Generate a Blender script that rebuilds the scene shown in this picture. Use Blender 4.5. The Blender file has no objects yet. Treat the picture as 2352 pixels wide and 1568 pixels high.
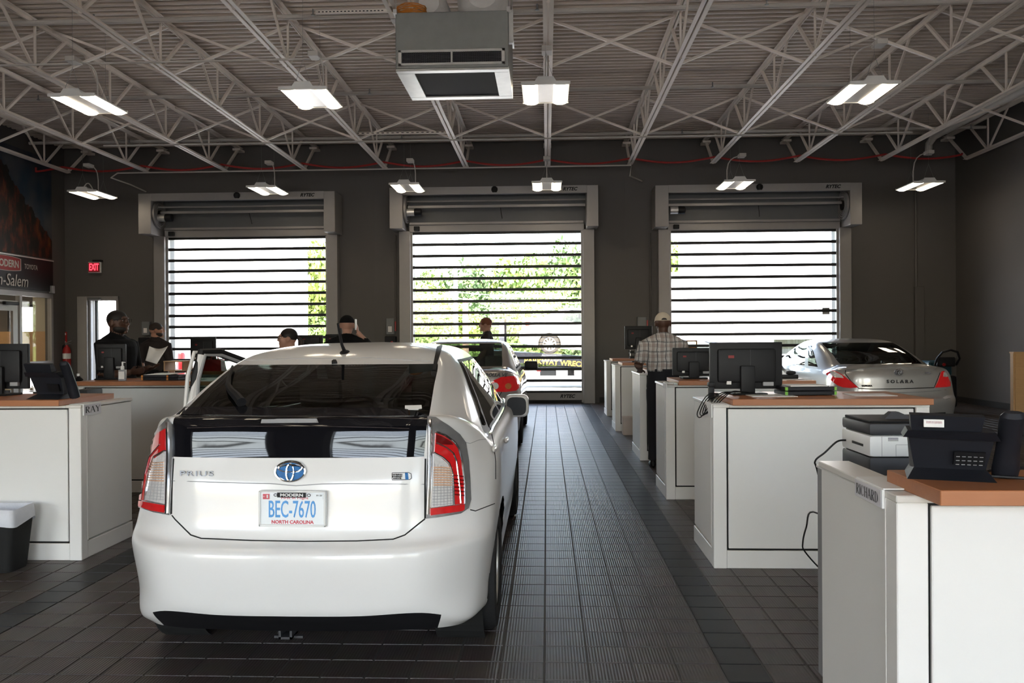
import bpy, bmesh, math, random
from mathutils import Vector, Matrix, Euler, kdtree
from mathutils.bvhtree import BVHTree
from mathutils.geometry import delaunay_2d_cdt
random.seed(7)
SC = bpy.context.scene
COL = SC.collection
PI = math.pi
# ------------------------------------------------------------------ camera
F = 1881.0
CAM = Vector((0, 0, 1.5))
RM = (Matrix.Rotation(math.radians(2.435), 3, 'Z') @ Matrix.Rotation(math.radians(90 - 0.17), 3, 'X')
      @ Matrix.Rotation(-0.0062, 3, 'Z'))
cd = bpy.data.cameras.new('camera'); co = bpy.data.objects.new('camera', cd); COL.objects.link(co)
cd.sensor_fit = 'HORIZONTAL'; cd.sensor_width = 36; cd.lens = 36 * F / 2352; cd.clip_start = .05; cd.clip_end = 500
co.matrix_world = Matrix.Translation(CAM) @ RM.to_4x4()
SC.camera = co
# ------------------------------------------------------------------ sky, sun, exposure
W = bpy.data.worlds.new('sky'); SC.world = W; W.use_nodes = True
wn = W.node_tree.nodes; wl = W.node_tree.links
sky = wn.new('ShaderNodeTexSky'); sky.sky_type = 'NISHITA'; sky.sun_disc = False
sky.sun_elevation = math.radians(58); sky.sun_rotation = math.radians(200); sky.air_density = 1.2; sky.dust_density = 2.0
wn['Background'].inputs[1].default_value = 0.95
hs_ = wn.new('ShaderNodeHueSaturation'); hs_.inputs['Saturation'].default_value = .8
wl.new(sky.outputs[0], hs_.inputs['Color']); wl.new(hs_.outputs[0], wn['Background'].inputs[0])
sd = bpy.data.lights.new('sun', 'SUN'); sd.energy = 13; sd.angle = .009; sd.color = (1, .95, .87)
so = bpy.data.objects.new('sun', sd); COL.objects.link(so)
so.rotation_euler = Euler((math.radians(34), 0, math.radians(-22)))
vs = SC.view_settings
vs.view_transform = 'Standard'; vs.look = 'None'; vs.gamma = 1; vs.exposure = 1.42; vs.use_curve_mapping = False
SC.cycles.max_bounces = 8; SC.cycles.diffuse_bounces = 4; SC.cycles.glossy_bounces = 4
SC.cycles.transparent_max_bounces = 24; SC.cycles.transmission_bounces = 6
SC.cycles.sample_clamp_indirect = 6; SC.cycles.caustics_reflective = False; SC.cycles.caustics_refractive = False

def ray(u, v):
    return RM @ Vector(((u - 1176) / F, -(v - 784) / F, -1))
def at(u, v, Y):
    d = ray(u, v); return CAM + d * (Y / d.y)
def on_floor(u, v, z=0.):
    d = ray(u, v); return CAM + d * ((z - CAM.z) / d.z)
def at_x(u, v, X):
    d = ray(u, v); return CAM + d * (X / d.x)
# ------------------------------------------------------------------ materials
def mat(name, col, rough=.5, metal=0., var=.06, scale=6., bump=0., bscale=60., coat=0., emit=None, spec=.5, trans=0., alpha=None, ior=1.45, crough=.03):
    m = bpy.data.materials.new(name); m.use_nodes = True
    n = m.node_tree.nodes; l = m.node_tree.links; b = n['Principled BSDF']
    c = Vector(col[:3])
    b.inputs['Roughness'].default_value = rough; b.inputs['Metallic'].default_value = metal
    b.inputs['Specular IOR Level'].default_value = spec
    b.inputs['Coat Weight'].default_value = coat; b.inputs['Coat Roughness'].default_value = crough
    b.inputs['IOR'].default_value = ior
    if trans: b.inputs['Transmission Weight'].default_value = trans
    if var > 0:
        tc = n.new('ShaderNodeTexCoord'); nz = n.new('ShaderNodeTexNoise'); nz.inputs['Scale'].default_value = scale
        nz.inputs['Detail'].default_value = 4
        l.new(tc.outputs['Object'], nz.inputs['Vector'])
        mx = n.new('ShaderNodeMix'); mx.data_type = 'RGBA'
        mx.inputs[6].default_value = (*(c * (1 - var)), 1); mx.inputs[7].default_value = (*[min(1, k * (1 + var)) for k in c], 1)
        l.new(nz.outputs['Fac'], mx.inputs[0]); l.new(mx.outputs[2], b.inputs['Base Color'])
        if bump > 0:
            n2 = n.new('ShaderNodeTexNoise'); n2.inputs['Scale'].default_value = bscale
            l.new(tc.outputs['Object'], n2.inputs['Vector'])
            bp = n.new('ShaderNodeBump'); bp.inputs['Strength'].default_value = bump; bp.inputs['Distance'].default_value = .01
            l.new(n2.outputs['Fac'], bp.inputs['Height']); l.new(bp.outputs[0], b.inputs['Normal'])
    else:
        b.inputs['Base Color'].default_value = (*c, 1)
    if emit:
        b.inputs['Emission Color'].default_value = (*emit[0], 1); b.inputs['Emission Strength'].default_value = emit[1]
    return m
def glass_mat(name, tint, refl=1.0, rough=0.0):
    """thin pane: clear or tinted see-through with a Fresnel gloss"""
    m = bpy.data.materials.new(name); m.use_nodes = True
    n = m.node_tree.nodes; l = m.node_tree.links; n.remove(n['Principled BSDF'])
    t = n.new('ShaderNodeBsdfTransparent'); t.inputs[0].default_value = (*tint, 1)
    g = n.new('ShaderNodeBsdfGlossy'); g.inputs['Roughness'].default_value = rough
    fr = n.new('ShaderNodeFresnel'); ge = n.new('ShaderNodeNewGeometry'); io = n.new('ShaderNodeMath'); io.operation = 'MULTIPLY_ADD'; io.inputs[1].default_value = 1/1.5 - 1.5; io.inputs[2].default_value = 1.5
    l.new(ge.outputs['Backfacing'], io.inputs[0]); l.new(io.outputs[0], fr.inputs[0])
    ma = n.new('ShaderNodeMath'); ma.operation = 'MULTIPLY'; ma.inputs[1].default_value = refl; ma.use_clamp = True
    mx = n.new('ShaderNodeMixShader')
    l.new(fr.outputs[0], ma.inputs[0]); l.new(ma.outputs[0], mx.inputs[0]); l.new(t.outputs[0], mx.inputs[1]); l.new(g.outputs[0], mx.inputs[2])
    l.new(mx.outputs[0], n['Material Output'].inputs[0])
    return m
def wood_mat(name, c1, c2, rough=.4):
    m = bpy.data.materials.new(name); m.use_nodes = True
    n = m.node_tree.nodes; l = m.node_tree.links; b = n['Principled BSDF']
    tc = n.new('ShaderNodeTexCoord'); mp = n.new('ShaderNodeMapping'); mp.inputs['Scale'].default_value = (1.2, 14, 14)
    nz = n.new('ShaderNodeTexNoise'); nz.inputs['Scale'].default_value = 5; nz.inputs['Detail'].default_value = 8; nz.inputs['Distortion'].default_value = .6
    r = n.new('ShaderNodeMix'); r.data_type = 'RGBA'; r.inputs[6].default_value = (*c1, 1); r.inputs[7].default_value = (*c2, 1)
    l.new(tc.outputs['Object'], mp.inputs[0]); l.new(mp.outputs[0], nz.inputs['Vector']); l.new(nz.outputs['Fac'], r.inputs[0])
    l.new(r.outputs[2], b.inputs['Base Color']); b.inputs['Roughness'].default_value = rough
    return m
M = {}
M['wall'] = mat('painted_wall', (.106, .097, .090), .55, var=.05, scale=1.2, bump=.05, bscale=25)
M['steel_white'] = mat('white_painted_steel', (.80, .715, .63), .5, var=.06, scale=3)
M['deck'] = mat('white_roof_deck', (.60, .515, .435), .6, var=.06, scale=2)
M['alu'] = mat('brushed_aluminium', (.32, .305, .295), .45, .30, var=.05, scale=9)
M['galv'] = mat('galvanised_sheet', (.27, .275, .26), .42, .55, var=.14, scale=7)
M['galv_l'] = mat('galvanised_trim', (.66, .65, .62), .35, .6, var=.16, scale=9)
M['black'] = mat('black_plastic', (.009, .009, .0105), .5, var=.15, scale=20, spec=.3)
M['blackm'] = mat('black_matte', (.010, .010, .010), .8, var=.15, scale=20)
M['rubber'] = mat('tyre_rubber', (.014, .014, .015), .75, var=.2, scale=15, bump=.2, bscale=80)
M['bar'] = mat('black_slat_bar', (.010, .010, .010), .45, var=.1)
M['pane'] = glass_mat('clear_pane', (.965, .955, .945))
M['white_panel'] = mat('white_laminate', (.80, .785, .76), .45, var=.02, scale=2.5)
M['white_post'] = mat('white_enamel_trim', (.82, .80, .775), .38, var=.02, scale=4)
M['cap'] = mat('beige_enamel_cap', (.72, .69, .65), .3, var=.02)
M['wood'] = wood_mat('cherry_laminate', (.43, .165, .066), (.36, .130, .048))
M['maple'] = wood_mat('maple_laminate', (.55, .33, .15), (.46, .265, .115), .5)
M['gap'] = mat('dark_gap', (.01, .01, .01), .9, var=.1)
M['cardp'] = mat('name_card_paper', (.68, .66, .69), .6, var=.03)
M['paper'] = mat('white_paper', (.82, .80, .78), .7, var=.03)
M['paint_white'] = mat('pearl_white_paint', (.80, .785, .77), .34, var=.01, coat=.7, scale=3, crough=.10)
M['paint_silver'] = mat('silver_metallic_paint', (.50, .49, .48), .32, .55, var=.02, coat=.9, scale=40)
M['paint_beige'] = mat('beige_metallic_paint', (.42, .385, .36), .32, .45, var=.02, coat=.9, scale=40)
M['gloss_black'] = mat('gloss_black_panel', (.006, .006, .008), .03, var=.1, spec=.45)
M['chrome'] = mat('chrome', (.85, .85, .86), .08, 1., var=.03)
M['darkchrome'] = mat('dark_chrome_lamp', (.34, .34, .35), .10, 1., var=.25, scale=40)
M['lamp_case'] = mat('chromed_lamp_case', (.52, .52, .53), .22, .75, var=.3, scale=25)
M['car_glass'] = glass_mat('tinted_car_glass', (.13, .15, .14), 1.3)
M['car_glass_l'] = glass_mat('light_tinted_car_glass', (.42, .50, .46), 1.2)
M['lens_red'] = mat('red_lamp_lens', (.48, .012, .014), .08, var=.25, scale=30, coat=1., emit=((.5, .01, .01), .12))
M['lens_dred'] = mat('dark_red_lamp_lens', (.16, .005, .006), .08, var=.25, scale=30, coat=1.)
M['lens_amber'] = mat('amber_lamp_lens', (.80, .48, .32), .1, var=.35, scale=60, coat=1.)
M['lens_orange'] = mat('orange_lamp_lens', (.75, .20, .03), .1, var=.2, scale=60, coat=1.)
M['lens_clear'] = mat('clear_lamp_lens', (.82, .80, .79), .12, .15, var=.22, scale=90, coat=1.)
M['interior'] = mat('dark_interior', (.045, .045, .042), .85, var=.1)
M['seat'] = mat('grey_seat_cloth', (.14, .14, .13), .9, var=.1)
M['red'] = mat('red_enamel', (.40, .02, .02), .35, var=.08)
M['hose'] = mat('red_hose', (.38, .025, .02), .5, var=.1)
M['orange'] = mat('orange_cord', (.55, .20, .03), .5, var=.1)
M['conduit'] = mat('painted_conduit', (.58, .54, .49), .5, var=.05)
M['greybox'] = mat('grey_enamel_box', (.17, .175, .18), .45, var=.06)
M['white'] = mat('white_plastic', (.80, .80, .79), .4, var=.02)
M['greyp'] = mat('grey_plastic', (.32, .32, .33), .5, var=.05)
M['darkgrey'] = mat('charcoal_plastic', (.040, .040, .045), .5, var=.08)
M['navy'] = mat('blue_black_plastic', (.012, .013, .018), .5, var=.08, spec=.35)
M['green'] = mat('lime_green_plastic', (.20, .50, .06), .5, var=.05)
M['lamp'] = mat('lit_lamp_lens', (.9, .9, .88), .4, var=.01, emit=((1, .85, .64), 3.6))
M['lampw'] = mat('white_lamp_housing', (.80, .79, .76), .4, var=.03)
M['alu_refl'] = mat('lamp_reflector', (.46, .45, .44), .3, .5, var=.1)
def bm_grid(): pass
# ------------------------------------------------------------------ mesh helpers
def smooth_pts(pts, n=6):
    pts = [Vector(p) for p in pts]; out = []
    for i in range(len(pts) - 1):
        a = pts[max(i-1, 0)]; b, c = pts[i], pts[i+1]; d = pts[min(i+2, len(pts)-1)]
        for j in range(n):
            t = j/n; out.append(.5*((2*b) + (c-a)*t + (2*a - 5*b + 4*c - d)*t*t + (3*b - a - 3*c + d)*t**3))
    return out + [pts[-1]]
class MB:
    def __init__(s): s.v = []; s.f = []; s.mi = []; s.cur = 0
    def add(s, vs, fs):
        o = len(s.v); s.v += [tuple(p) for p in vs]; s.f += [tuple(i + o for i in q) for q in fs]; s.mi += [s.cur] * len(fs); return s
    def box(s, a, b):
        x0, y0, z0 = a; x1, y1, z1 = b
        return s.add([(x0,y0,z0),(x1,y0,z0),(x1,y1,z0),(x0,y1,z0),(x0,y0,z1),(x1,y0,z1),(x1,y1,z1),(x0,y1,z1)],
              [(0,3,2,1),(4,5,6,7),(0,1,5,4),(1,2,6,5),(2,3,7,6),(3,0,4,7)])
    def hexa(s, p):   # 8 points, bottom 4 then top 4
        return s.add(p, [(0,3,2,1),(4,5,6,7),(0,1,5,4),(1,2,6,5),(2,3,7,6),(3,0,4,7)])
    def bbox(s, a, b, r=.01, seg=1):   # bevelled box
        bm = bmesh.new(); bmesh.ops.create_cube(bm, size=1)
        a = Vector(a); b = Vector(b)
        for v in bm.verts: v.co = Vector([(a[i] + b[i]) / 2 + v.co[i] * abs(b[i] - a[i]) for i in range(3)])
        bmesh.ops.bevel(bm, geom=bm.edges[:], offset=r, segments=seg, profile=.6, affect='EDGES')
        s.bm(bm); return s
    def bm(s, bm, mtx=None):
        bm.verts.index_update()
        s.add([(mtx @ v.co if mtx else v.co)[:] for v in bm.verts], [[v.index for v in f.verts] for f in bm.faces]); bm.free(); return s
    def bar(s, p, q, w, h=None, up=(0, 0, 1)):
        p = Vector(p); q = Vector(q); h = h or w; d = (q - p).normalized(); up = Vector(up)
        sd_ = d.cross(up)
        if sd_.length < 1e-4: sd_ = d.cross(Vector((1, 0, 0)))
        sd_.normalize(); u2 = sd_.cross(d).normalized(); a = sd_ * w / 2; b = u2 * h / 2
        return s.hexa([p-a-b, p+a-b, q+a-b, q-a-b, p-a+b, p+a+b, q+a+b, q-a+b])
    def tube(s, pts, r, n=8, cap=True, closed=False):
        pts = [Vector(p) for p in pts]; k = len(pts); rs = r if isinstance(r, (list, tuple)) else [r] * k
        rings = []; prev = None
        for i, p in enumerate(pts):
            if closed: d = pts[(i + 1) % k] - pts[i - 1]
            else: d = pts[min(i + 1, k - 1)] - pts[max(i - 1, 0)]
            d = d.normalized() if d.length > 1e-9 else Vector((0, 0, 1))
            if prev is None:
                a = d.orthogonal().normalized()
            else:
                a = prev - d * prev.dot(d); a = a.normalized() if a.length > 1e-6 else d.orthogonal().normalized()
            prev = a; b = d.cross(a)
            rings.append([p + (a * math.cos(t) + b * math.sin(t)) * rs[i] for t in [2 * PI * j / n for j in range(n)]])
        vs_ = [q for g in rings for q in g]; fs = []
        for i in range(k if closed else k - 1):
            i2 = (i + 1) % k
            for j in range(n): fs.append((i*n+j, i*n+(j+1)%n, i2*n+(j+1)%n, i2*n+j))
        if cap and not closed: fs += [tuple(range(n))[::-1], tuple((k-1)*n + j for j in range(n))]
        return s.add(vs_, fs)
    def rings(s, rs, closed=True, cap=True):
        n = len(rs[0]); k = len(rs); fs = []
        for i in range(k - 1):
            for j in range(n if closed else n - 1): fs.append((i*n+j, i*n+(j+1)%n, (i+1)*n+(j+1)%n, (i+1)*n+j))
        if cap: fs += [tuple(range(n))[::-1], tuple((k-1)*n + j for j in range(n))]
        return s.add([p for g in rs for p in g], fs)
    def lathe(s, prof, n=24, mtx=None, cap=True):   # prof (r, z) about Z
        rs = [[Vector((r*math.cos(2*PI*j/n), r*math.sin(2*PI*j/n), z)) for j in range(n)] for r, z in prof]
        if mtx: rs = [[mtx @ p for p in g] for g in rs]
        return s.rings(rs, True, cap)
    def prism(s, poly, a, b, axis='Y'):   # 2d polygon extruded a..b along axis
        def m(p, t): return {'Y': (p[0], t, p[1]), 'X': (t, p[0], p[1]), 'Z': (p[0], p[1], t)}[axis]
        n = len(poly)
        return s.add([m(p, a) for p in poly] + [m(p, b) for p in poly],
            [tuple(range(n))[::-1], tuple(range(n, 2*n))] + [(i, (i+1) % n, n+(i+1) % n, n+i) for i in range(n)])
    def ellip(s, c, r, n=12, k=8, mtx=None):
        c = Vector(c); rs = []
        for i in range(k + 1):
            t = PI * (i + .0001 if i == 0 else (i - .0001 if i == k else i)) / k
            g = []
            for j in range(n):
                a = 2*PI*j/n; p = Vector((r[0]*math.sin(t)*math.cos(a), r[1]*math.sin(t)*math.sin(a), -r[2]*math.cos(t)))
                g.append(c + (mtx @ p if mtx else p))
            rs.append(g)
        return s.rings(rs)
    def mesh(s, name):
        me = bpy.data.meshes.new(name); me.from_pydata([tuple(p) for p in s.v], [], s.f)
        return me
    def build(s, name, m, parent=None, smooth=False, fix=True):
        me = s.mesh(name)
        for x in (m if isinstance(m, (list, tuple)) else [m]): me.materials.append(M[x] if isinstance(x, str) else x)
        if any(s.mi):
            me.polygons.foreach_set('material_index', s.mi)
        if fix:
            bm = bmesh.new(); bm.from_mesh(me); bmesh.ops.recalc_face_normals(bm, faces=bm.faces); bm.to_mesh(me); bm.free()
        if smooth: shade(me, smooth if smooth is not True else 35)
        return link(name, me, parent)
def shade(me, ang=35):
    me.polygons.foreach_set('use_smooth', [True] * len(me.polygons))
    bm = bmesh.new(); bm.from_mesh(me); lim = math.radians(ang)
    for e in bm.edges:
        if len(e.link_faces) == 2 and e.calc_face_angle(0) > lim: e.smooth = False
    bm.to_mesh(me); bm.free()
def link(name, data, parent=None):
    o = bpy.data.objects.new(name, data); COL.objects.link(o)
    if parent: o.parent = parent
    return o
def tag(o, label=None, cat=None, group=None, kind=None):
    if label: o['label'] = label
    if cat: o['category'] = cat
    if group: o['group'] = group
    if kind: o['kind'] = kind
    return o
def thing(name, label, cat, loc=(0, 0, 0), rz=0, group=None):
    o = link(name, None); o.location = loc; o.rotation_euler = (0, 0, rz); o.empty_display_size = .1
    return tag(o, label, cat, group)
def copy_tree(o, parent=None):
    c = o.copy(); COL.objects.link(c); c.parent = parent
    for ch in list(o.children): copy_tree(ch, c)
    return c
def boxo(name, a, b, m, parent=None, r=0, seg=1, smooth=False):
    mb = MB()
    mb.bbox(a, b, r, seg) if r else mb.box(a, b)
    return mb.build(name, m, parent, smooth)
def text_mesh(txt, size, depth=.002, shear=0., sx=1., bold=0., align='CENTER', space=1.):
    cu = bpy.data.curves.new('lettering', 'FONT'); cu.body = txt; cu.size = size; cu.extrude = depth; cu.shear = shear
    cu.offset = bold; cu.align_x = align; cu.align_y = 'CENTER'; cu.resolution_u = 3; cu.space_character = space
    o = bpy.data.objects.new('lettering', cu); COL.objects.link(o)
    dg = bpy.context.evaluated_depsgraph_get(); me = bpy.data.meshes.new_from_object(o.evaluated_get(dg))
    bpy.data.objects.remove(o); bpy.data.curves.remove(cu)
    if sx != 1:
        for v in me.vertices: v.co.x *= sx
    return me
def text(name, txt, size, m, parent, loc, rot=(PI/2, 0, 0), **k):
    me = text_mesh(txt, size, **k); me.name = name; me.materials.clear(); me.materials.append(M[m] if isinstance(m, str) else m)
    o = link(name, me, parent); o.location = loc; o.rotation_euler = rot
    return o
# thin stroke lettering with serifs, for the paper name cards (unit height 1, returns 2d polys)
def serif_poly(ch):
    S = []
    def st(x0, y0, x1, y1, w): 
        d = Vector((x1-x0, y1-y0)).normalized(); n_ = Vector((-d.y, d.x)) * w/2
        S.append([(x0+n_.x, y0+n_.y), (x1+n_.x, y1+n_.y), (x1-n_.x, y1-n_.y), (x0-n_.x, y0-n_.y)])
    def sf(x, y, w=.2): S.append([(x-w/2, y-.015), (x+w/2, y-.015), (x+w/2, y+.015), (x-w/2, y+.015)])
    def arc(cx, cy, rx, ry, a0, a1, w0, w1, n=14):
        for i in range(n):
            t0 = a0+(a1-a0)*i/n; t1 = a0+(a1-a0)*(i+1)/n; q = []
            for t, k in ((t0, 1), (t1, 1), (t1, -1), (t0, -1)):
                w = w1 + (w0-w1)*abs(math.cos(t)); q.append((cx+(rx+k*w/2)*math.cos(t), cy+(ry+k*min(w, .04)/2)*math.sin(t)))
            S.append(q)
    T = .135; t = .05
    if ch == 'I': st(.13, 0, .13, 1, T); sf(.13, .015); sf(.13, .985); w = .26
    elif ch == 'H': st(.13, 0, .13, 1, T); st(.55, 0, .55, 1, T); st(.13, .5, .55, .5, t); [sf(x, y) for x in (.13, .55) for y in (.015, .985)]; w = .68
    elif ch == 'R': st(.13, 0, .13, 1, T); arc(.28, .75, .20, .235, -PI/2, PI/2, T, t); st(.13, .985, .28, .985, t); st(.13, .515, .28, .515, t); st(.28, .5, .52, .02, T*.9); sf(.13, .015); sf(.54, .015, .14); w = .62
    elif ch == 'D': st(.13, 0, .13, 1, T); arc(.24, .5, .33, .485, -PI/2, PI/2, T, t); st(.08, .985, .24, .985, t); st(.08, .015, .24, .015, t); w = .66
    elif ch == 'C': arc(.34, .5, .27, .485, .75, 2*PI-.75, T, t, 20); st(.55, .70, .55, .95, t); w = .64
    elif ch == 'A': st(.05, 0, .31, 1, t*1.2); st(.30, 1, .58, 0, T); st(.15, .36, .48, .36, t); sf(.05, .015, .16); sf(.58, .015, .18); w = .66
    elif ch == 'Y': st(.05, 1, .31, .48, T*.9); st(.57, 1, .31, .48, t*1.2); st(.31, 0, .31, .5, T); sf(.05, .985, .18); sf(.57, .985, .16); sf(.31, .015); w = .62
    else: w = .3
    return S, w
def serif_text(name, txt, h, sx, m, parent, mtx):
    x = 0; qs = []
    for ch in txt:
        S, w = serif_poly(ch); qs += [[((p[0]+x), p[1]) for p in q] for q in S]; x += w + .05
    mb = MB()
    for q in qs:
        mb.add([mtx @ Vector(((p[0]-x/2)*h*sx, (p[1]-.5)*h, 0)) for p in q], [(0, 1, 2, 3)])
    return mb.build(name, m, parent, fix=False)
# ------------------------------------------------------------------ setting
WY = 19.2; XL = -11.55; XR = 9.38; YB = -6.0; ZC = 6.12
def cells(x0, x1, z0, z1, holes):
    xs = sorted({x0, x1, *[h[0] for h in holes], *[h[1] for h in holes]}); zs = sorted({z0, z1, *[h[2] for h in holes], *[h[3] for h in holes]})
    for i in range(len(xs) - 1):
        for j in range(len(zs) - 1):
            cx = (xs[i] + xs[i+1]) / 2; cz = (zs[j] + zs[j+1]) / 2
            if not any(h[0] < cx < h[1] and h[2] < cz < h[3] for h in holes): yield xs[i], xs[i+1], zs[j], zs[j+1]
def struct(o): o['kind'] = 'structure'; return o
def wall_y(name, x0, x1, z0, z1, holes, ya, yb, m='wall'):
    mb = MB()
    for a, b, c, d in cells(x0, x1, z0, z1, holes): mb.box((a, ya, c), (b, yb, d))
    return struct(mb.build(name, m))
def wall_x(name, y0, y1, z0, z1, holes, xa, xb, m='wall'):
    mb = MB()
    for a, b, c, d in cells(y0, y1, z0, z1, holes): mb.box((xa, a, c), (xb, b, d))
    return struct(mb.build(name, m))
def ux(u, v=700, Y=WY): return at(u, v, Y).x
def vz(u, v, Y=WY): return at(u, v, Y).z
DOORS = []
for uL, uR, vt in ((391, 753, 545), (949, 1336, 533), (1539, 1919, 529)):
    DOORS.append((ux(uL), ux(uR), vz((uL + uR) / 2, vt)))
EX0, EX1, EZ = ux(206), ux(268), vz(240, 690)          # glazed exit door
holes = [(a, b, 0, t) for a, b, t in DOORS] + [(EX0, EX1, 0, EZ), (-12.95, -12.25, 0, 2.38), (-14.6, -13.2, .4, 2.38)]
wall_y('wall_far', -15.2, XR + .3, 0, 6.4, holes, WY, WY + .25)
BD = [(-8.6, -4.9, 4.0), (-3.1, .8, 4.0), (2.9, 6.8, 4.0)]
wall_y('wall_back', XL - .3, XR + .3, 0, 6.4, [(a, b, 0, t) for a, b, t in BD], YB - .25, YB)
LY0, LY1, LZ = 16.5, 18.72, 2.62
wall_x('wall_left', YB - .25, WY, 0, 6.4, [(LY0, LY1, 0, LZ)], XL - .2, XL)
wall_x('wall_right', YB - .25, WY, 0, 6.4, [], XR, XR + .25)
M['lobby'] = mat('cream_lobby_paint', (.46, .41, .31), .6, var=.04)
mb = MB(); mb.box((-15.2, 15.6, 0), (XL - .2, 15.8, 3.0)); mb.box((-15.4, 15.6, 0), (-15.2, WY, 3.0))
mb.box((-15.2, 15.8, 2.9), (XL - .2, WY, 3.0)); struct(mb.build('wall_lobby', 'lobby'))
struct(boxo('wall_lobby_partition', (-12.16, 18.9, 0), (XL - .2, WY, 2.9), 'lobby'))
# floor: grout slab with 20 cm quarry tiles
M['grout'] = mat('floor_grout', (.11, .105, .10), .8, var=.1)
def tile_mat(name, c, ridged, rough):
    m = mat(name, c, rough, var=0, spec=.32); n = m.node_tree.nodes; l = m.node_tree.links; b = n['Principled BSDF']
    g = n.new('ShaderNodeNewGeometry'); vm = n.new('ShaderNodeVectorMath'); vm.operation = 'MULTIPLY'; vm.inputs[1].default_value = (5, 5, 0)
    ad = n.new('ShaderNodeVectorMath'); ad.operation = 'ADD'; ad.inputs[1].default_value = (.1, 0, 0)
    fl = n.new('ShaderNodeVectorMath'); fl.operation = 'FLOOR'; wn_ = n.new('ShaderNodeTexWhiteNoise')
    l.new(g.outputs['Position'], vm.inputs[0]); l.new(vm.outputs[0], ad.inputs[0]); l.new(ad.outputs[0], fl.inputs[0]); l.new(fl.outputs[0], wn_.inputs[0])
    nz = n.new('ShaderNodeTexNoise'); nz.inputs['Scale'].default_value = 9; nz.inputs['Detail'].default_value = 5; l.new(g.outputs['Position'], nz.inputs['Vector'])
    mx = n.new('ShaderNodeMix'); mx.data_type = 'RGBA'; mx.inputs[6].default_value = (*(Vector(c) * .86), 1); mx.inputs[7].default_value = (*(Vector(c) * 1.14), 1)
    l.new(wn_.outputs['Value'], mx.inputs[0])
    m2 = n.new('ShaderNodeMix'); m2.data_type = 'RGBA'; m2.blend_type = 'MULTIPLY'; m2.inputs[0].default_value = .35
    l.new(mx.outputs[2], m2.inputs[6]); l.new(nz.outputs['Color'], m2.inputs[7]); l.new(m2.outputs[2], b.inputs['Base Color'])
    if ridged:
        sp = n.new('ShaderNodeSeparateXYZ'); l.new(g.outputs['Position'], sp.inputs[0])
        k = n.new('ShaderNodeMath'); k.operation = 'MULTIPLY'; k.inputs[1].default_value = 2 * PI / .0143; l.new(sp.outputs['X'], k.inputs[0])
        s = n.new('ShaderNodeMath'); s.operation = 'SINE'; l.new(k.outputs[0], s.inputs[0])
        bp = n.new('ShaderNodeBump'); bp.inputs['Strength'].default_value = .25; bp.inputs['Distance'].default_value = .002
        l.new(s.outputs[0], bp.inputs['Height']); l.new(bp.outputs[0], b.inputs['Normal'])
    return m
M['tile'] = tile_mat('brown_quarry_tile', (.086, .070, .063), True, .40)
M['tile_dark'] = tile_mat('black_quarry_tile', (.017, .017, .018), False, .42)
fl_ = struct(boxo('floor', (-15.2, YB - .25, -.25), (XR + .3, WY + .25, -.004), 'grout'))
T = .2; g_ = .0035; ox = -.02
def tile_mesh(name, m):
    mb = MB(); a = T/2 - g_
    mb.add([(-a,-a,-.006),(a,-a,-.006),(a,a,-.006),(-a,a,-.006),(-a+.002,-a+.002,0),(a-.002,-a+.002,0),(a-.002,a-.002,0),(-a+.002,a-.002,0)],
           [(4,5,6,7),(0,1,5,4),(1,2,6,5),(2,3,7,6),(3,0,4,7)])
    me = mb.mesh(name); me.materials.append(M[m]); return me
tm = [tile_mesh('tile', 'tile'), tile_mesh('tile', 'tile_dark')]
def proj(p):
    q = RM.transposed() @ (Vector(p) - CAM)
    return (1176 + F * q.x / -q.z, 784 - F * q.y / -q.z) if q.z < -.1 else (-9999, -9999)
tl = []
for i in range(-57, 47):
    for j in range(-31, 97):
        x = ox + (i + .5) * T; y = (j + .5) * T
        if x < XL or x > XR or y < YB or y > WY: continue
        dark = i in (4, -15)
        tl.append((x, y, dark))
def hidden(x, y):
    return (-1.9 < x < -.3 and y > 3.9) or (x > 1.05 and (2.3 < y < 3.6 or 5.35 < y < 6.2)) or (x < -3.2 and y > 5.5)
vis = [t for t in tl if t[1] > 3 and not hidden(t[0], t[1]) and -20 < proj((t[0], t[1], 0))[0] < 2372 and proj((t[0], t[1], 0))[1] < 1600]
vis.sort(key=lambda t: t[1]); vis = vis[:300]; vs_set = set(vis)
for x, y, d in vis:
    o = link('tile', tm[d], fl_); o.location = (x, y, 0)
for d, nm in ((False, 'tile_field'), (True, 'dark_tile_strip')):
    mb = MB(); a = T/2 - g_
    for t in tl:
        if t in vs_set or t[2] != d: continue
        x, y, _ = t
        mb.add([(x-a,y-a,-.006),(x+a,y-a,-.006),(x+a,y+a,-.006),(x-a,y+a,-.006),(x-a+.002,y-a+.002,0),(x+a-.002,y-a+.002,0),(x+a-.002,y+a-.002,0),(x-a+.002,y+a-.002,0)],
               [(4,5,6,7),(0,1,5,4),(1,2,6,5),(2,3,7,6),(3,0,4,7)])
    mb.build(nm, 'tile_dark' if d else 'tile', fl_, fix=False)['kind'] = 'stuff'
# baseboards
xs_ = [(-12.1, -12.16), ]
mb = MB(); ed = [XL] + [v for a, b, t in [(EX0 - .1, EX1 + .1, 0)] + [(a - .4, b + .4, 0) for a, b, t in DOORS] for v in (a, b)] + [XR]
for i in range(0, len(ed), 2): mb.box((ed[i], WY - .015, 0), (ed[i+1], WY, .13))
M['base'] = mat('dark_baseboard', (.035, .034, .033), .6, var=.1)
struct(mb.build('baseboard_far', 'base'))
struct(boxo('baseboard_right', (XR - .015, YB, 0), (XR, WY - .02, .13), 'base'))
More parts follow.
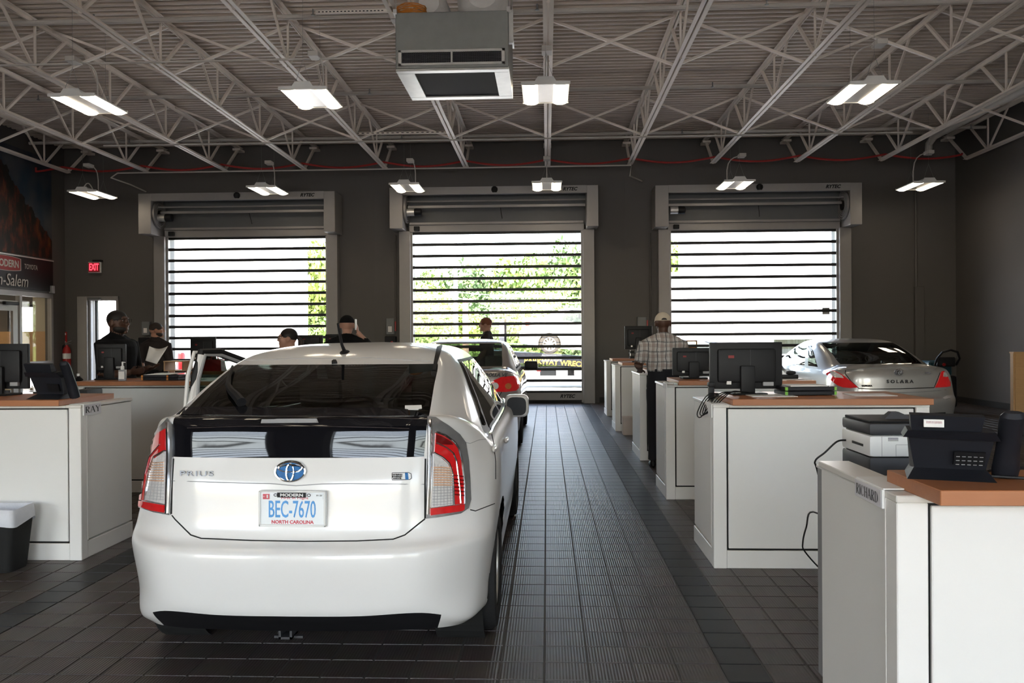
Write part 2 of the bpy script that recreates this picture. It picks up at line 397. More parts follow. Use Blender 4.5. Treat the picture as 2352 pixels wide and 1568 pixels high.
# roof deck: ribbed steel sheet
mb = MB(); prof = []; y = YB - .2
while y < WY + .3:
    prof += [(y, ZC), (y + .055, ZC), (y + .075, ZC + .04), (y + .13, ZC + .04)]; y += .1524
n = len(prof); vs1 = [(XL - .3, p[0], p[1]) for p in prof] + [(XR + .3, p[0], p[1]) for p in prof]
mb.add(vs1, [(i, i+1, n+i+1, n+i) for i in range(n - 1)])
struct(mb.build('ceiling', 'deck', fix=False))
struct(boxo('ceiling_light_block', (XL - .3, YB - .25, ZC + .06), (XR + .3, WY + .25, ZC + .2), 'deck'))  # unseen box over the deck, added to block light from above
# wall panel joints
for k, u in enumerate((860, 1438)):
    x = ux(u); struct(boxo('trim_%d' % (k + 1), (x - .008, WY - .004, .13), (x + .008, WY + .001, 6.1), M['wall']))
# ------------------------------------------------------------------ big slatted doors
M['roll'] = mat('dark_grey_hood_panel', (.13, .135, .14), .5, var=.05)
def big_door(num, X0, X1, ZT, Y, face, label, disc=-1, textual=True):
    """face=-1: room lies toward -Y"""
    s = face
    d = struct(thing('door_%d' % num, label, 'door')); d.location = (0, 0, 0)
    def bx(nm, a, b, m, r=0, par=d):
        return boxo(nm, (a[0], Y + s*a[1], a[2]), (b[0], Y + s*b[1], b[2]), m, par, r)
    # jambs and guides
    JW = .26
    for q, (xa, xb) in enumerate(((X0 - JW - .03, X0 - .03), (X1 + .03, X1 + JW + .03))):
        bx('jamb', (xa, 0.005, 0), (xb, .22, ZT + .02), 'alu', .006)
    for xa in (X0 - .03, X1 - .015): bx('guide_strip', (xa, .02, .02), (xa + .045, .12, ZT), 'alu')
    # hood: side boxes, beam, back panel, rails, lintel
    H = .93
    for xa, xb in ((X0 - .42, X0 - .12), (X1 + .10, X1 + .36)): bx('hood_side_box', (xa, .02, ZT + .02), (xb, .68, ZT + .02 + H), 'alu', .008)
    bx('hood_beam', (X0 - .12, .56, ZT + H - .15), (X1 + .10, .68, ZT + H + .02), 'alu')
    bx('hood_top', (X0 - .12, .02, ZT + H), (X1 + .10, .56, ZT + H + .02), 'alu')
    bx('hood_panel', (X0 - .12, .02, ZT + .15), (X1 + .10, .06, ZT + H), 'roll')
    mbr = MB(); mbr.tube([(X0 - .1, Y + s*.42, ZT + H - .26), (X1 + .08, Y + s*.42, ZT + H - .26)], .020, 10); mbr.build('hood_rail', 'alu', d, True)
    bx('hood_rail', (X0 - .1, .30, ZT + H - .40), (X1 + .08, .36, ZT + H - .345), 'alu')
    bx('lintel', (X0 - .06, .03, ZT + .0), (X1 + .06, .14, ZT + .17), 'alu', .005)
    bx('lintel', (X0 - .04, .10, ZT + .17), (X1 + .04, .20, ZT + .22), 'alu')
    # spiral guide disc
    dx = X0 - .11 if disc < 0 else X1 + .09
    mt = Matrix.Translation((dx, Y + s*.34, ZT + .5)) @ Matrix.Rotation(PI/2 * (1 if disc < 0 else -1), 4, 'Y')
    mbd = MB()
    for r in (.14, .19, .24, .29): mbd.lathe([(r, 0), (r + .03, 0), (r + .03, .05), (r, .05), (r, 0)], 28, mt, False)
    mbd.lathe([(.001, 0), (.32, 0), (.32, .012), (.001, .012)], 28, mt)
    mbd.build('spiral_guide', 'alu', d, True)
    MB().lathe([(.001, .0), (.11, .0), (.11, .06), (.001, .06)], 20, mt).build('spiral_hub', 'black', d, True)
    mx_ = X0 + .0
    mt2 = Matrix.Translation((mx_, Y + s*.45, ZT + .42)) @ Matrix.Rotation(PI/2, 4, 'Y')
    MB().lathe([(.001, -.05), (.085, -.05), (.085, .12), (.001, .12)], 18, mt2).build('motor_body', 'galv_l' if disc > -2 else 'black', d, True)
    MB().lathe([(.001, .12), (.09, .12), (.095, .16), (.09, .27), (.05, .29), (.001, .29)], 18, mt2).build('motor_cap', 'black', d, True)
    bx('control_sensor', (X0 + .06, .14, ZT + .03), (X0 + .19, .22, ZT + .13), 'black', .01)
    mc = Vector(((X0 + X1) / 2, Y + s*.70, ZT + H - .07))
    MB().lathe([(.001, -.05), (.05, -.05), (.075, 0), (.07, .05), (.04, .08), (.001, .08)], 14, Matrix.Translation(mc)).build('motion_sensor', 'black', d, True)
    MB().tube([((X0+X1)/2, Y + s*.3, ZT+H-.34), ((X0+X1)/2 + .1, Y + s*.2, ZT + .55), ((X0+X1)/2 + .14, Y + s*.12, ZT + .3)], .007, 5).build('sensor_cord', 'black', d)
    # slats
    PZ0 = .26; N = 14; step = (ZT - .02 - PZ0) / N
    pm = MB().box((X0 + .01, -.004, 0), (X1 - .01, .004, step - .045)).mesh('pane'); pm.materials.append(M['pane'])
    bm_ = MB().bbox((X0, -.022, -.033), (X1, .022, .033), .006).mesh('slat_bar'); bm_.materials.append(M['bar'])
    for i in range(N + 1):
        o = link('slat_bar', bm_, d); o.location = (0, Y + s*.07, PZ0 + i*step)
        if i < N: o = link('pane', pm, d); o.location = (0, Y + s*.07, PZ0 + i*step + .0225)
    bx('bottom_panel', (X0, .04, .07), (X1, .10, PZ0 - .02), 'alu', .005)
    bx('bottom_seal', (X0, .045, 0), (X1, .095, .07), 'rubber')
    if textual:
        text('maker_lettering', 'RYTEC', .105, 'black', d, (X1 - .28, Y + s*.683, ZT + H - .065), shear=.3, bold=.004)
        text('maker_lettering', 'RYTEC', .11, 'black', d, (X1 - .35, Y + s*.104, .16), shear=.3, bold=.004)
    return d
big_door(1, *DOORS[0], WY, -1, 'slatted roll-up door at the left of the far wall, beside the exit sign')
big_door(2, *DOORS[1], WY, -1, 'slatted roll-up door in the middle of the far wall, behind the parked sedan')
big_door(3, *DOORS[2], WY, -1, 'slatted roll-up door at the right of the far wall, above the silver coupe', disc=1)
# a second row of the same doors closes the other end of the hall, behind the photographer; only their panes show, mirrored in the paint
for k, (a, b, t) in enumerate(BD):
    d = struct(thing('door_%d' % (k + 6), 'slatted roll-up door in the wall behind the photographer, %s' % ('toward the sign wall', 'in the middle', 'toward the plain wall')[k], 'door'))
    step = .265
    pm = MB().box((a, -.004, 0), (b, .004, step - .045)).mesh('pane'); pm.materials.append(M['pane'])
    bm_ = MB().box((a, -.02, -.0225), (b, .02, .0225)).mesh('slat_bar'); bm_.materials.append(M['bar'])
    for i in range(15):
        o = link('slat_bar', bm_, d); o.location = (0, YB - .05, .25 + i*step)
        if i < 14: o = link('pane', pm, d); o.location = (0, YB - .05, .25 + i*step + .0225)
    boxo('bottom_panel', (a, YB - .08, 0), (b, YB - .02, .23), 'alu', d)
    for xa in (a - .26, b): boxo('jamb', (xa, YB + .005, 0), (xa + .26, YB + .2, t), 'alu', d)
# glazed exit door in the far wall
d = struct(thing('door_4', 'narrow white steel exit door with tall glass under the exit sign', 'door'))
mb = MB(); fx0, fx1 = EX0, EX1
boxo('door_frame', (fx0 - .26, WY - .10, 0), (fx0 - .02, WY - .002, EZ + .1), 'alu', d, .01)
boxo('door_frame', (fx1, WY - .04, 0), (fx1 + .06, WY - .002, EZ + .1), 'alu', d)
boxo('door_frame', (fx0 - .26, WY - .05, EZ), (fx1 + .06, WY - .002, EZ + .1), 'alu', d)
boxo('glass_stop', (fx0 - .02, WY - .01, 0), (fx0 + .03, WY + .08, EZ), 'greyp', d)
boxo('mullion', (fx0 + .145, WY - .02, 0), (fx0 + .18, WY + .06, EZ), 'black', d)
boxo('kick_plate', (fx0, WY + .01, 0), (fx1, WY + .05, .3), 'white_post', d)
boxo('pane', (fx0, WY + .02, .3), (fx1, WY + .03, EZ), 'pane', d)
boxo('door_closer', (fx0 + .02, WY - .14, EZ + .01), (fx0 + .32, WY - .06, EZ + .07), 'greybox', d, .01)
# lobby entrance in the left wall
d = struct(thing('door_5', 'aluminium framed glass entrance under the black banner sign', 'door'))
X = XL - .05
def lb(nm, y0, y1, z0, z1, m, t=.05): return boxo(nm, (X - t, y0, z0), (X + t, y1, z1), m, d)
lb('head_rail', LY0, LY1, LZ - .1, LZ, 'alu'); lb('frame_post', LY1 - .07, LY1, 0, LZ - .1, 'alu'); lb('frame_post', LY0, LY0 + .07, 0, LZ - .1, 'alu')
lb('frame_post', 17.50, 17.58, 0, LZ - .1, 'alu'); lb('mid_rail', 17.58, LY1 - .07, .98, 1.06, 'alu')
lb('door_stile', 17.30, 17.46, 0, 2.40, 'alu', .03); lb('door_stile', LY0 + .1, LY0 + .25, 0, 2.40, 'alu', .03)
lb('door_rail', LY0 + .25, 17.30, 2.18, 2.40, 'alu', .03); lb('door_rail', LY0 + .25, 17.30, 0, .3, 'alu', .03)
lb('pane', 17.58, LY1 - .07, 0, LZ - .1, 'pane', .005); lb('pane', LY0 + .25, 17.30, .3, 2.18, 'pane', .005)
boxo('door_closer', (X + .06, 16.9, 2.3), (X + .14, 17.35, 2.37), 'black', d, .01)
# lobby fill light and furniture
ll_ = thing('lobby_fill_light', 'added fill light panel on the ceiling of the entrance lobby', 'lamp', (-13.0, 17.4, 2.9)); boxo('frame', (-.32, -.62, -.05), (.32, .62, 0), 'lampw', ll_); boxo('diffuser', (-.28, -.58, -.058), (.28, .58, -.05), 'lamp', ll_)  # added glowing panel, no known fixture; brightens the dark lobby
w = tag(boxo('notice_panel', (-13.0, 18.84, .9), (-11.75, 18.89, 1.75), 'maple'), 'brown wooden panel behind the entrance glass', 'panel')
t_ = thing('lobby_bench', 'low bench behind the entrance glass', 'bench', (-12.2, 18.5, 0))
boxo('seat', (-.5, -.25, .40), (.5, .2, .45), 'lobby', t_)
for a in (-.45, .41): boxo('leg', (a, -.2, 0), (a + .04, .15, .40), 'black', t_)
d = struct(thing('window_1', 'bright glazed opening seen through the entrance glass', 'window'))
boxo('window_frame', (-12.97, WY - .02, 2.34), (-12.23, WY + .05, 2.40), 'black', d); boxo('window_frame', (-12.29, WY - .02, 0), (-12.23, WY + .05, 2.34), 'black', d)
boxo('window_frame', (-12.97, WY - .02, 0), (-12.91, WY + .05, 2.34), 'black', d); boxo('pane', (-12.91, WY, 0), (-12.29, WY + .01, 2.34), 'pane', d)
# ------------------------------------------------------------------ roof joists
ZB, ZT_ = 5.35, 6.06; YE = 18.25
def chord(y0, y1, z, flip):
    mb = MB()
    for s in (-1, 1):
        mb.box((s*.014, y0, z - .004), (s*.064, y1, z + .004)); a = (s*.010, s*.018)
        mb.box((min(a), y0, z if flip else z - .055), (max(a), y1, z + .055 if flip else z))
    return mb
cb = chord(YB + .6, YE, ZB, True).mesh('bottom_chord'); cb.materials.append(M['steel_white'])
ct = chord(YB, WY - .02, ZT_, False).mesh('top_chord'); ct.materials.append(M['steel_white'])
def wm(p, q, w=.032):
    me = MB().bar(p, q, w, w).mesh('web_bar'); me.materials.append(M['steel_white']); return me
H_ = ZT_ - ZB
w1 = wm((0, 0, 0), (0, -.78, H_)); w2 = wm((0, 0, 0), (0, 0, H_), .026); w3 = wm((0, 0, 0), (0, .78, H_), .04)
wend = wm((0, YE - .05, ZB), (0, WY - .12, ZT_), .05)
sm_ = MB().box((-.09, WY - .3, ZT_ - .10), (.09, WY, ZT_ - .05)).mesh('bearing_seat'); sm_.materials.append(M['steel_white'])
JX = [.04 + 1.82 * k for k in range(-6, 6)]
ordn = ['first', 'second', 'third', 'fourth', 'fifth', 'sixth', 'seventh', 'eighth', 'ninth', 'tenth', 'eleventh', 'twelfth']
for k, x in enumerate(JX):
    side = ('%s from the banner wall' % ordn[k]) if k < 6 else ('%s from the plain right wall' % ordn[11 - k])
    j = thing('roof_joist', 'white open-web steel roof joist, ' + side, 'joist', (x, 0, 0), group='roof joists')
    link('bottom_chord', cb, j); link('top_chord', ct, j); link('web_bar', wend, j); link('bearing_seat', sm_, j)
    y = 17.35
    while y > 3:
        for w_ in (w1, w2, w3):
            o = link('web_bar', w_, j); o.location = (0, y, ZB)
        y -= 2.0
# bridging between the joists
for r, Yr in enumerate((11.65, 15.6)):
    bl = MB().bar((.05, Yr, ZB + .02), (1.77, Yr, ZT_ - .02), .035, .035).mesh('brace_bar'); bl.materials.append(M['steel_white'])
    br = MB().bar((.05, Yr + .05, ZT_ - .02), (1.77, Yr + .05, ZB + .02), .035, .035).mesh('brace_bar'); br.materials.append(M['steel_white'])
    for k in range(11):
        side = ('%s bay from the banner wall' % ordn[k]) if k < 6 else ('%s bay from the plain right wall' % ordn[10 - k])
        b = thing('bridging_brace', 'white X-shaped brace between joists, %s row, %s' % (('near', 'far')[r], side), 'brace', (JX[k], 0, 0), group='X braces between the joists')
        link('brace_bar', bl, b); link('brace_bar', br, b)
# ------------------------------------------------------------------ pipes, conduits, hose
for Yp, nm in ((11.1, 'nearest the photographer'), (14.6, 'in the middle'), (17.8, 'nearest the doors')):
    p = thing('sprinkler_pipe', 'white sprinkler pipe crossing under the roof deck, ' + nm, 'pipe', group='sprinkler pipes')
    MB().tube([(XL + .05, Yp, 5.93), (XR - .05, Yp, 5.93)], .035, 10).build('pipe', 'conduit', p, True)
    for x in range(-10, 10, 3):
        MB().lathe([(.012, 0), (.012, -.07), (.028, -.075), (.028, -.085), (.004, -.09)], 8, Matrix.Translation((x + .9, Yp - .25, 5.93))).build('sprinkler_head', 'galv', p)
def pipe(name, pts, r, m, label, cat, n=8):
    return tag(MB().tube(pts, r, n).build(name, m, None, True), label, cat)
pipe('conduit', [(XL + .1, 10.95, 5.30), (-1.8, 10.95, 5.30)], .017, 'conduit', 'thin white conduit across the joists left of the air unit', 'conduit')
pipe('conduit', [(ux(238, 345, 15.6), 15.6, 5.31), (ux(2096, 322, 15.6), 15.6, 5.31)], .017, 'conduit', 'long white conduit crossing all the joists before the far lamps', 'conduit')
q0 = at(255, 408, 18.1); q1 = at(1450, 383, 18.1)
pipe('conduit', [at(335, 440, 19.15), at(300, 424, 18.6), q0, (q0.x + .15, 18.1, 5.30), (q1.x, 18.1, 5.30), at(1447, 404, 18.3), at(1475, 416, 19.1)], .017, 'conduit', 'white conduit with bent ends below the joist tips', 'conduit')
pipe('roof_pipe', [(8.45, 6, 5.85), (8.45, 18.2, 5.85), (8.45, 18.45, 5.75), (8.45, 18.5, 5.5)], .075, 'conduit', 'thick grey pipe running along the right wall between joists', 'pipe', 14)
pts = []
for i in range(12 * 12 + 1):
    x = -12.74 + 1.82 * i / 12 + .04; ph = (i / 12) % 1
    pts.append((min(max(x + .0, XL + .05), 8.95), 18.03, 5.44 - .11 * math.sin(PI * ph)))
pipe('air_hose', pts, .022, 'hose', 'red hose draped along the joist tips', 'hose')
for u, v0, v1, nm, k in ((2103, 420, 660, 'painted conduit dropping down the far wall right of the right door', 0), (908, 540, 760, 'thin conduit beside the middle door', 1), (352, 545, 735, 'thin conduit beside the left door', 1), (1493, 535, 735, 'thin conduit beside the right door', 1)):
    a = at(u, v0, WY - .03); b = at(u, v1, WY - .03)
    pipe('conduit', [(a.x, WY - .03, a.z), (a.x, WY - .03, b.z)], .022 if k else .03, M['wall'], nm, 'conduit')
a = at(2098, 658, WY); b = at(2119, 658, WY)
tag(boxo('cable_raceway', (a.x, WY - .1, .13), (b.x, WY - .001, a.z), M['wall'], None, .01), 'wall coloured cable raceway on the far wall behind the silver coupe', 'raceway')
# ------------------------------------------------------------------ hanging lamps
def arc_pts(a, b, sag, n=10, axis=Vector((0, 0, 1))):
    a = Vector(a); b = Vector(b); return [a.lerp(b, i/n) + axis * sag * math.sin(PI*i/n) for i in range(n+1)]
def high_bay(X, Y, Z, label, side, box_dx, loop=False):
    t = thing('pendant_lamp', label, 'lamp', (X, Y, Z), group='twin-tube pendant lamps')
    W2, L = .31, .88
    mb = MB(); mb.prism([(-W2, .0), (W2, .0), (W2, .018), (.13, .03), (.09, .085), (-.09, .085), (-.13, .03), (-W2, .018)], .02, L - .02, 'Y')
    mb.build('housing', 'lampw', t)
    for y0, y1 in ((0, .02), (L - .02, L)):
        MB().prism([(-W2 - .01, -.012), (-W2 + .06, -.022), (-W2 + .16, -.022), (-.1, -.012), (.1, -.012), (W2 - .16, -.022), (W2 - .06, -.022), (W2 + .01, -.012), (W2 + .01, .025), (.14, .03), (.10, .09), (-.10, .09), (-.14, .03), (-W2 - .01, .025)], y0, y1, 'Y').build('end_plate', 'lampw', t)
    for s in (-1, 1):
        c = s * .20; mb = MB(); rs = []
        for y in (.021, L - .021):
            rs.append([Vector((c + .095 * math.cos(a), y, -.002 - .036 * math.sin(a))) for a in [PI*i/10 for i in range(11)]])
        mb.rings(rs, False, False); mb.build('lens', 'lamp', t, True, fix=False)
    boxo('reflector', (-.10, .021, -.004), (.10, L - .021, .0), 'alu_refl', t)
    for y in (.03, L - .03):
        mb = MB()
        for s in (-1, 1): mb.tube([(s*.11, y, .05), (0, y + .02, .38)], .0025, 4)
        mb.tube([(0, y + .02, .38), (0, y + .02, 6.08 - Z)], .002, 4); mb.build('hanger_wire', 'galv', t)
    bx = Vector((box_dx, .25, ZB - Z - .04)); p0 = Vector((side * .2, .3, .03))
    pts = [p0, p0 + Vector((0, 0, .25))] + [Vector((side*.2 + (bx.x - side*.2) * k**2, .3, .25 + (bx.z - .25) * (1 - (1 - k)**2))) for k in (.3, .5, .7, .85, 1)]
    MB().tube(pts, .011, 6).build('flexible_conduit', 'conduit', t, True)
    boxo('junction_box', bx - Vector((.07, .1, .035)), bx + Vector((.07, .1, .035)), 'conduit', t, .006)
    if loop: MB().tube(arc_pts((-.02, .1, .07), (.2, .1, .03), .13), .012, 6).build('flexible_conduit', 'conduit', t, True)
    return t
near = [(195, 'hanging lamp of the near row, leftmost, above the office end', 1, -.1), (715, 'hanging lamp of the near row left of the air unit', 1, .1), (1253, 'hanging lamp of the near row right beside the air unit', 0, .02), (1983, 'hanging lamp of the near row, rightmost', -1, .15)]
vn = {195: 219, 715: 204, 1253: 193, 1983: 192}
for u, lb_, s, dx in near:
    p = at(u, vn[u] + 8, 10.85); high_bay(p.x - (.05 if u < 1000 else (-.06 if u > 1500 else 0)), 10.60, p.z - .02, lb_, s, dx)
far = [(205, 444, 'far row hanging lamp above the exit sign corner'), (610, 434, 'far row hanging lamp over the top edge of the left roll-up door'), (933, 428, 'far row hanging lamp at the left corner of the middle roll-up door'), (1256, 424, 'far row hanging lamp at the right corner of the middle roll-up door'), (1692, 421, 'far row hanging lamp over the right roll-up door'), (2120, 424, 'far row hanging lamp by the right wall')]
for k, (u, v, lb_) in enumerate(far):
    p = at(u, v, 17.4); high_bay(p.x, 17.1, p.z, lb_, (1, 1, 1, 0, -1, -1)[k], (.02, .1, .1, .0, .1, .1)[k], loop=(k == 0))
for Yr, nm in ((4.1, 'above the photographer'), (-2.5, 'behind the photographer')):
    for k, x in enumerate((-6.1, -3.0, .05, 4.15)):
        high_bay(x, Yr, 4.82, 'hanging lamp %s, %s from the banner wall' % (nm, ordn[k]), 1, .1)
# ------------------------------------------------------------------ ceiling air unit
AX0, AX1, AY0, AY1 = at(908, 60, 9.3).x, at(1168, 60, 9.3).x, 9.3, 10.45
AZ0, AZ1 = at(1040, 157, 9.3).z, at(1040, 26, 9.3).z
u_ = thing('air_handler', 'galvanised box air unit with black grilles hanging among the joists', 'air unit', ((AX0+AX1)/2, AY0, AZ0))
hw = (AX1 - AX0)/2; D_ = AY1 - AY0; HH = AZ1 - AZ0
boxo('casing', (-hw, 0, 0.004), (hw, D_, HH), 'galv', u_, .008)
gz0, gz1 = at(1040, 150, 9.3).z - AZ0, at(1040, 114, 9.3).z - AZ0
gx0, gx1 = at(915, 130, 9.3).x - (AX0+AX1)/2, at(1160, 130, 9.3).x - (AX0+AX1)/2
boxo('grille_recess', (gx0 + .03, -.004, gz0 + .03), (gx1 - .03, .0, gz1 - .03), 'blackm', u_)
fr = [((gx0, gz0), (gx1, gz0 + .03)), ((gx0, gz1 - .03), (gx1, gz1)), ((gx0, gz0), (gx0 + .04, gz1)), ((gx1 - .04, gz0), (gx1, gz1)), ((-.012, gz0), (.012, gz1))]
for a, b in fr: boxo('grille_frame', (a[0], -.022, a[1]), (b[0], -.001, b[1]), 'galv_l', u_, .004)
vm_ = MB().box((-.003, -.016, gz0 + .03), (.003, -.004, gz1 - .03)).mesh('grille_bar'); vm_.materials.append(M['darkgrey'])
for i in range(46):
    o = link('grille_bar', vm_, u_); o.location = (gx0 + .05 + i * (gx1 - gx0 - .1) / 45, 0, 0)
hm_ = MB().box((gx0 + .04, -.018, -.003), (gx1 - .04, -.006, .003)).mesh('grille_bar'); hm_.materials.append(M['darkgrey'])
for i in range(5):
    o = link('grille_bar', hm_, u_); o.location = (0, 0, gz0 + .05 + i * (gz1 - gz0 - .1) / 4)
for a, b in (((-hw, .0), (hw, .10)), ((-hw, D_ - .12), (hw, D_)), ((-hw, .1), (-hw + .20, D_ - .12)), ((hw - .17, .1), (hw, D_ - .12))):
    boxo('bottom_frame', (a[0], a[1], -.02), (b[0], b[1], .003), 'galv_l', u_, .004)
boxo('bottom_grille', (-hw + .2, .1, -.006), (hw - .17, D_ - .12, .003), 'blackm', u_)
for s in (-1, 1):
    boxo('hanger_rail', (s*hw - .02, -.03, HH - .02), (s*hw + .02, D_ + .03, HH + .03), 'galv_l', u_)
    for y in (.05, D_ - .05): MB().tube([(s*hw, y, HH), (s*hw, y, 6.08 - AZ0)], .006, 5).build('hanger_rod', 'galv_l', u_)
boxo('side_bracket', (hw - .01, .04, HH * .45), (hw + .05, .10, HH + .02), 'galv_l', u_)
M['duct'] = mat('white_insulated_duct', (.60, .57, .53), .7, var=.12, scale=10, bump=.4, bscale=30)
for k, (uu, r) in enumerate(((985, .22), (1108, .33))):
    x = at(uu, 10, 9.6).x; pts = [(x, 9.75, AZ1 + r * .75), (x + .02, 9.9, AZ1 + r * .8), (x + .05, 10.3, AZ1 + r * .85)]
    mb = MB(); mb.tube([(x, 9.6 + i * .09, AZ1 + r*.98 + .01) for i in range(9)], [r * (.97 if i % 2 else 1) * (.55, .85, .96, 1, 1, 1, 1, 1, 1)[i] for i in range(9)], 20)
    tag(mb.build('flexible_duct', 'duct', None, True), ('smaller' if k == 0 else 'larger') + ' white insulated duct lying on the ceiling air unit', 'duct')
mb = MB(); c = at(945, 6, 9.5)
for i in range(9):
    pts = [c + Vector(((.16 + .02*random.random()) * math.cos(a), (.10 + .02*i*.3) * math.sin(a), AZ1 - c.z + .02 + .012*i + .015*random.random())) for a in [2*PI*j/20 for j in range(20)]]
    mb.tube(pts, .007, 5, closed=True)
tag(mb.build('cord_coil', 'orange', None, True), 'coil of orange cord on top of the ceiling air unit', 'cord')
a = at(725, 29, 10.9); b = at(892, 22, 10.9)
st = thing('strut_channel', 'perforated white strut left of the ceiling air unit', 'strut', (a.x, 10.9, a.z))
MB().box((0, -.02, -.02), (b.x - a.x, .02, .02)).build('channel', 'steel_white', st)
for i in range(18): boxo('slot', (.04 + i*(b.x - a.x - .08)/18, -.022, -.006), (.04 + (i + .5)*(b.x - a.x - .08)/18, -.019, .006), 'gap', st)
a = at(815, 307, 15.5); b = at(1030, 303, 15.5)
st = thing('strut_channel', 'perforated white strut above the far lamps near the middle door', 'strut', (a.x, 15.5, a.z))
MB().box((0, -.02, -.02), (b.x - a.x, .02, .02)).build('channel', 'steel_white', st)
for i in range(18): boxo('slot', (.04 + i*(b.x - a.x - .08)/18, -.022, -.006), (.04 + (i + .5)*(b.x - a.x - .08)/18, -.019, .006), 'gap', st)
tag(boxo('junction_box', (AX0 - .10, 9.5, AZ1 + .01), (AX0 + .03, 9.66, AZ1 + .09), 'conduit', None, .006), 'white junction box at the top left corner of the air unit', 'box')
# ------------------------------------------------------------------ left wall signs
M['sign_black'] = mat('black_sign_board', (.006, .006, .006), .5, var=.1)
M['sign_grey'] = mat('sign_letter_grey', (.42, .38, .33), .6, var=.05)
M['sign_red'] = mat('sign_red', (.22, .012, .012), .5, var=.05)
sy1 = at_x(118, 640, XL).y; sz0, sz1 = at_x(118, 670, XL).z, at_x(118, 601, XL).z
def vl(u, v): p = at_x(u, v, XL + .04); return p.y, p.z
b = thing('banner_sign', 'black banner board with red badge and pale lettering over the glass entrance', 'sign', (XL + .02, 0, 0))
boxo('board', (0, 12.2, sz0), (.02, sy1, sz1), 'sign_black', b)
boxo('top_rail', (0, 12.2, sz1), (.03, sy1 + .02, sz1 + .025), 'galv_l', b)
R90 = (PI/2, 0, PI/2)
y1_, z_ = vl(22, 606)
yb1 = vl(46, 612)[0]; yb0 = yb1 - 1.0; zc = vl(40, 607)[1]; hB = .155
def badge(s, x): 
    n = 12; q = []
    w = (yb1 - yb0)/2 * s + (s-1)*.0; cy = (yb0 + yb1)/2
    for i in range(n+1): a = -1 + 2*i/n; q.append((cy + a*w, zc - hB*s*(1 - .22*a*a) - .0))
    for i in range(n+1): a = 1 - 2*i/n; q.append((cy + a*w, zc + hB*s*(1 - .22*a*a)))
    return MB().prism(q, .02, x, 'X')
badge(1.06, .026).build('badge_rim', 'sign_grey', b); badge(.99, .032).build('badge_plate', 'sign_red', b)
# lettering runs along +Y when read from the room
def wall_text(nm, s, size, m, y_right, zc_, W=1., **k):
    me = text_mesh(s, size, align='RIGHT', **k); w = max(q.co.x for q in me.vertices) - min(q.co.x for q in me.vertices)
    for q in me.vertices: q.co.x *= W / w
    me.materials.clear(); me.materials.append(M[m]); o = link(nm, me, b)
    o.matrix_local = Matrix.Translation((.036, y_right, zc_)) @ Matrix(((0, 0, 1, 0), (1, 0, 0, 0), (0, 1, 0, 0), (0, 0, 0, 1)))
    return o
wall_text('badge_lettering', 'MODERN', .215, 'sign_grey', vl(42, 610)[0], zc - .01, W=.78, bold=.006)
wall_text('name_lettering', 'TOYOTA', .155, 'sign_grey', vl(85, 615)[0], vl(85, 615)[1] - .01, W=.47)
wall_text('town_lettering', 'Winston-Salem', .37, 'sign_grey', vl(63, 648)[0], vl(63, 648)[1] - .0, W=1.95, shear=.2)
# autumn mural
def mural_mat():
    m = mat('autumn_photo_print', (.1, .05, .02), .55, var=0); n = m.node_tree.nodes; l = m.node_tree.links; bs = n['Principled BSDF']
    tc = n.new('ShaderNodeTexCoord'); sp = n.new('ShaderNodeSeparateXYZ'); l.new(tc.outputs['Object'], sp.inputs[0])
    mp = n.new('ShaderNodeMapping'); mp.inputs['Scale'].default_value = (1, 1.6, .55); l.new(tc.outputs['Object'], mp.inputs[0])
    nz = n.new('ShaderNodeTexNoise'); nz.inputs['Scale'].default_value = 2.6; nz.inputs['Detail'].default_value = 8; nz.inputs['Roughness'].default_value = .7; l.new(mp.outputs[0], nz.inputs['Vector'])
    cr = n.new('ShaderNodeValToRGB'); e = cr.color_ramp.elements; e[0].position = .40; e[0].color = (.004, .005, .003, 1); e[1].position = .72; e[1].color = (.17, .08, .012, 1)
    for p_, c_ in ((.49, (.012, .008, .004, 1)), (.55, (.06, .009, .004, 1)), (.62, (.11, .028, .006, 1))):
        q = e.new(p_); q.color = c_
    l.new(nz.outputs['Fac'], cr.inputs[0])
    # ridge line: z > a + b*y -> sky
    k = n.new('ShaderNodeMath'); k.operation = 'MULTIPLY_ADD'; k.inputs[1].default_value = .85; k.inputs[2].default_value = -.85 * 17.05 - 5.20; l.new(sp.outputs['Y'], k.inputs[0])
    a = n.new('ShaderNodeMath'); a.operation = 'ADD'; l.new(sp.outputs['Z'], a.inputs[0]); l.new(k.outputs[0], a.inputs[1])
    n2 = n.new('ShaderNodeTexNoise'); n2.inputs['Scale'].default_value = 6; l.new(tc.outputs['Object'], n2.inputs['Vector'])
    a2 = n.new('ShaderNodeMath'); a2.operation = 'MULTIPLY_ADD'; a2.inputs[1].default_value = .5; l.new(n2.outputs['Fac'], a2.inputs[0]); l.new(a.outputs[0], a2.inputs[2])
    gt = n.new('ShaderNodeMath'); gt.operation = 'GREATER_THAN'; gt.inputs[1].default_value = .25; l.new(a2.outputs[0], gt.inputs[0])
    n3 = n.new('ShaderNodeTexNoise'); n3.inputs['Scale'].default_value = 1.3; l.new(tc.outputs['Object'], n3.inputs['Vector'])
    c3 = n.new('ShaderNodeValToRGB'); c3.color_ramp.elements[0].color = (.02, .04, .065, 1); c3.color_ramp.elements[1].color = (.075, .08, .085, 1); c3.color_ramp.elements[0].position = .4; c3.color_ramp.elements[1].position = .65
    l.new(n3.outputs['Fac'], c3.inputs[0])
    mx = n.new('ShaderNodeMix'); mx.data_type = 'RGBA'; l.new(gt.outputs[0], mx.inputs[0]); l.new(cr.outputs[0], mx.inputs[6]); l.new(c3.outputs[0], mx.inputs[7])
    l.new(mx.outputs[2], bs.inputs['Base Color']); return m
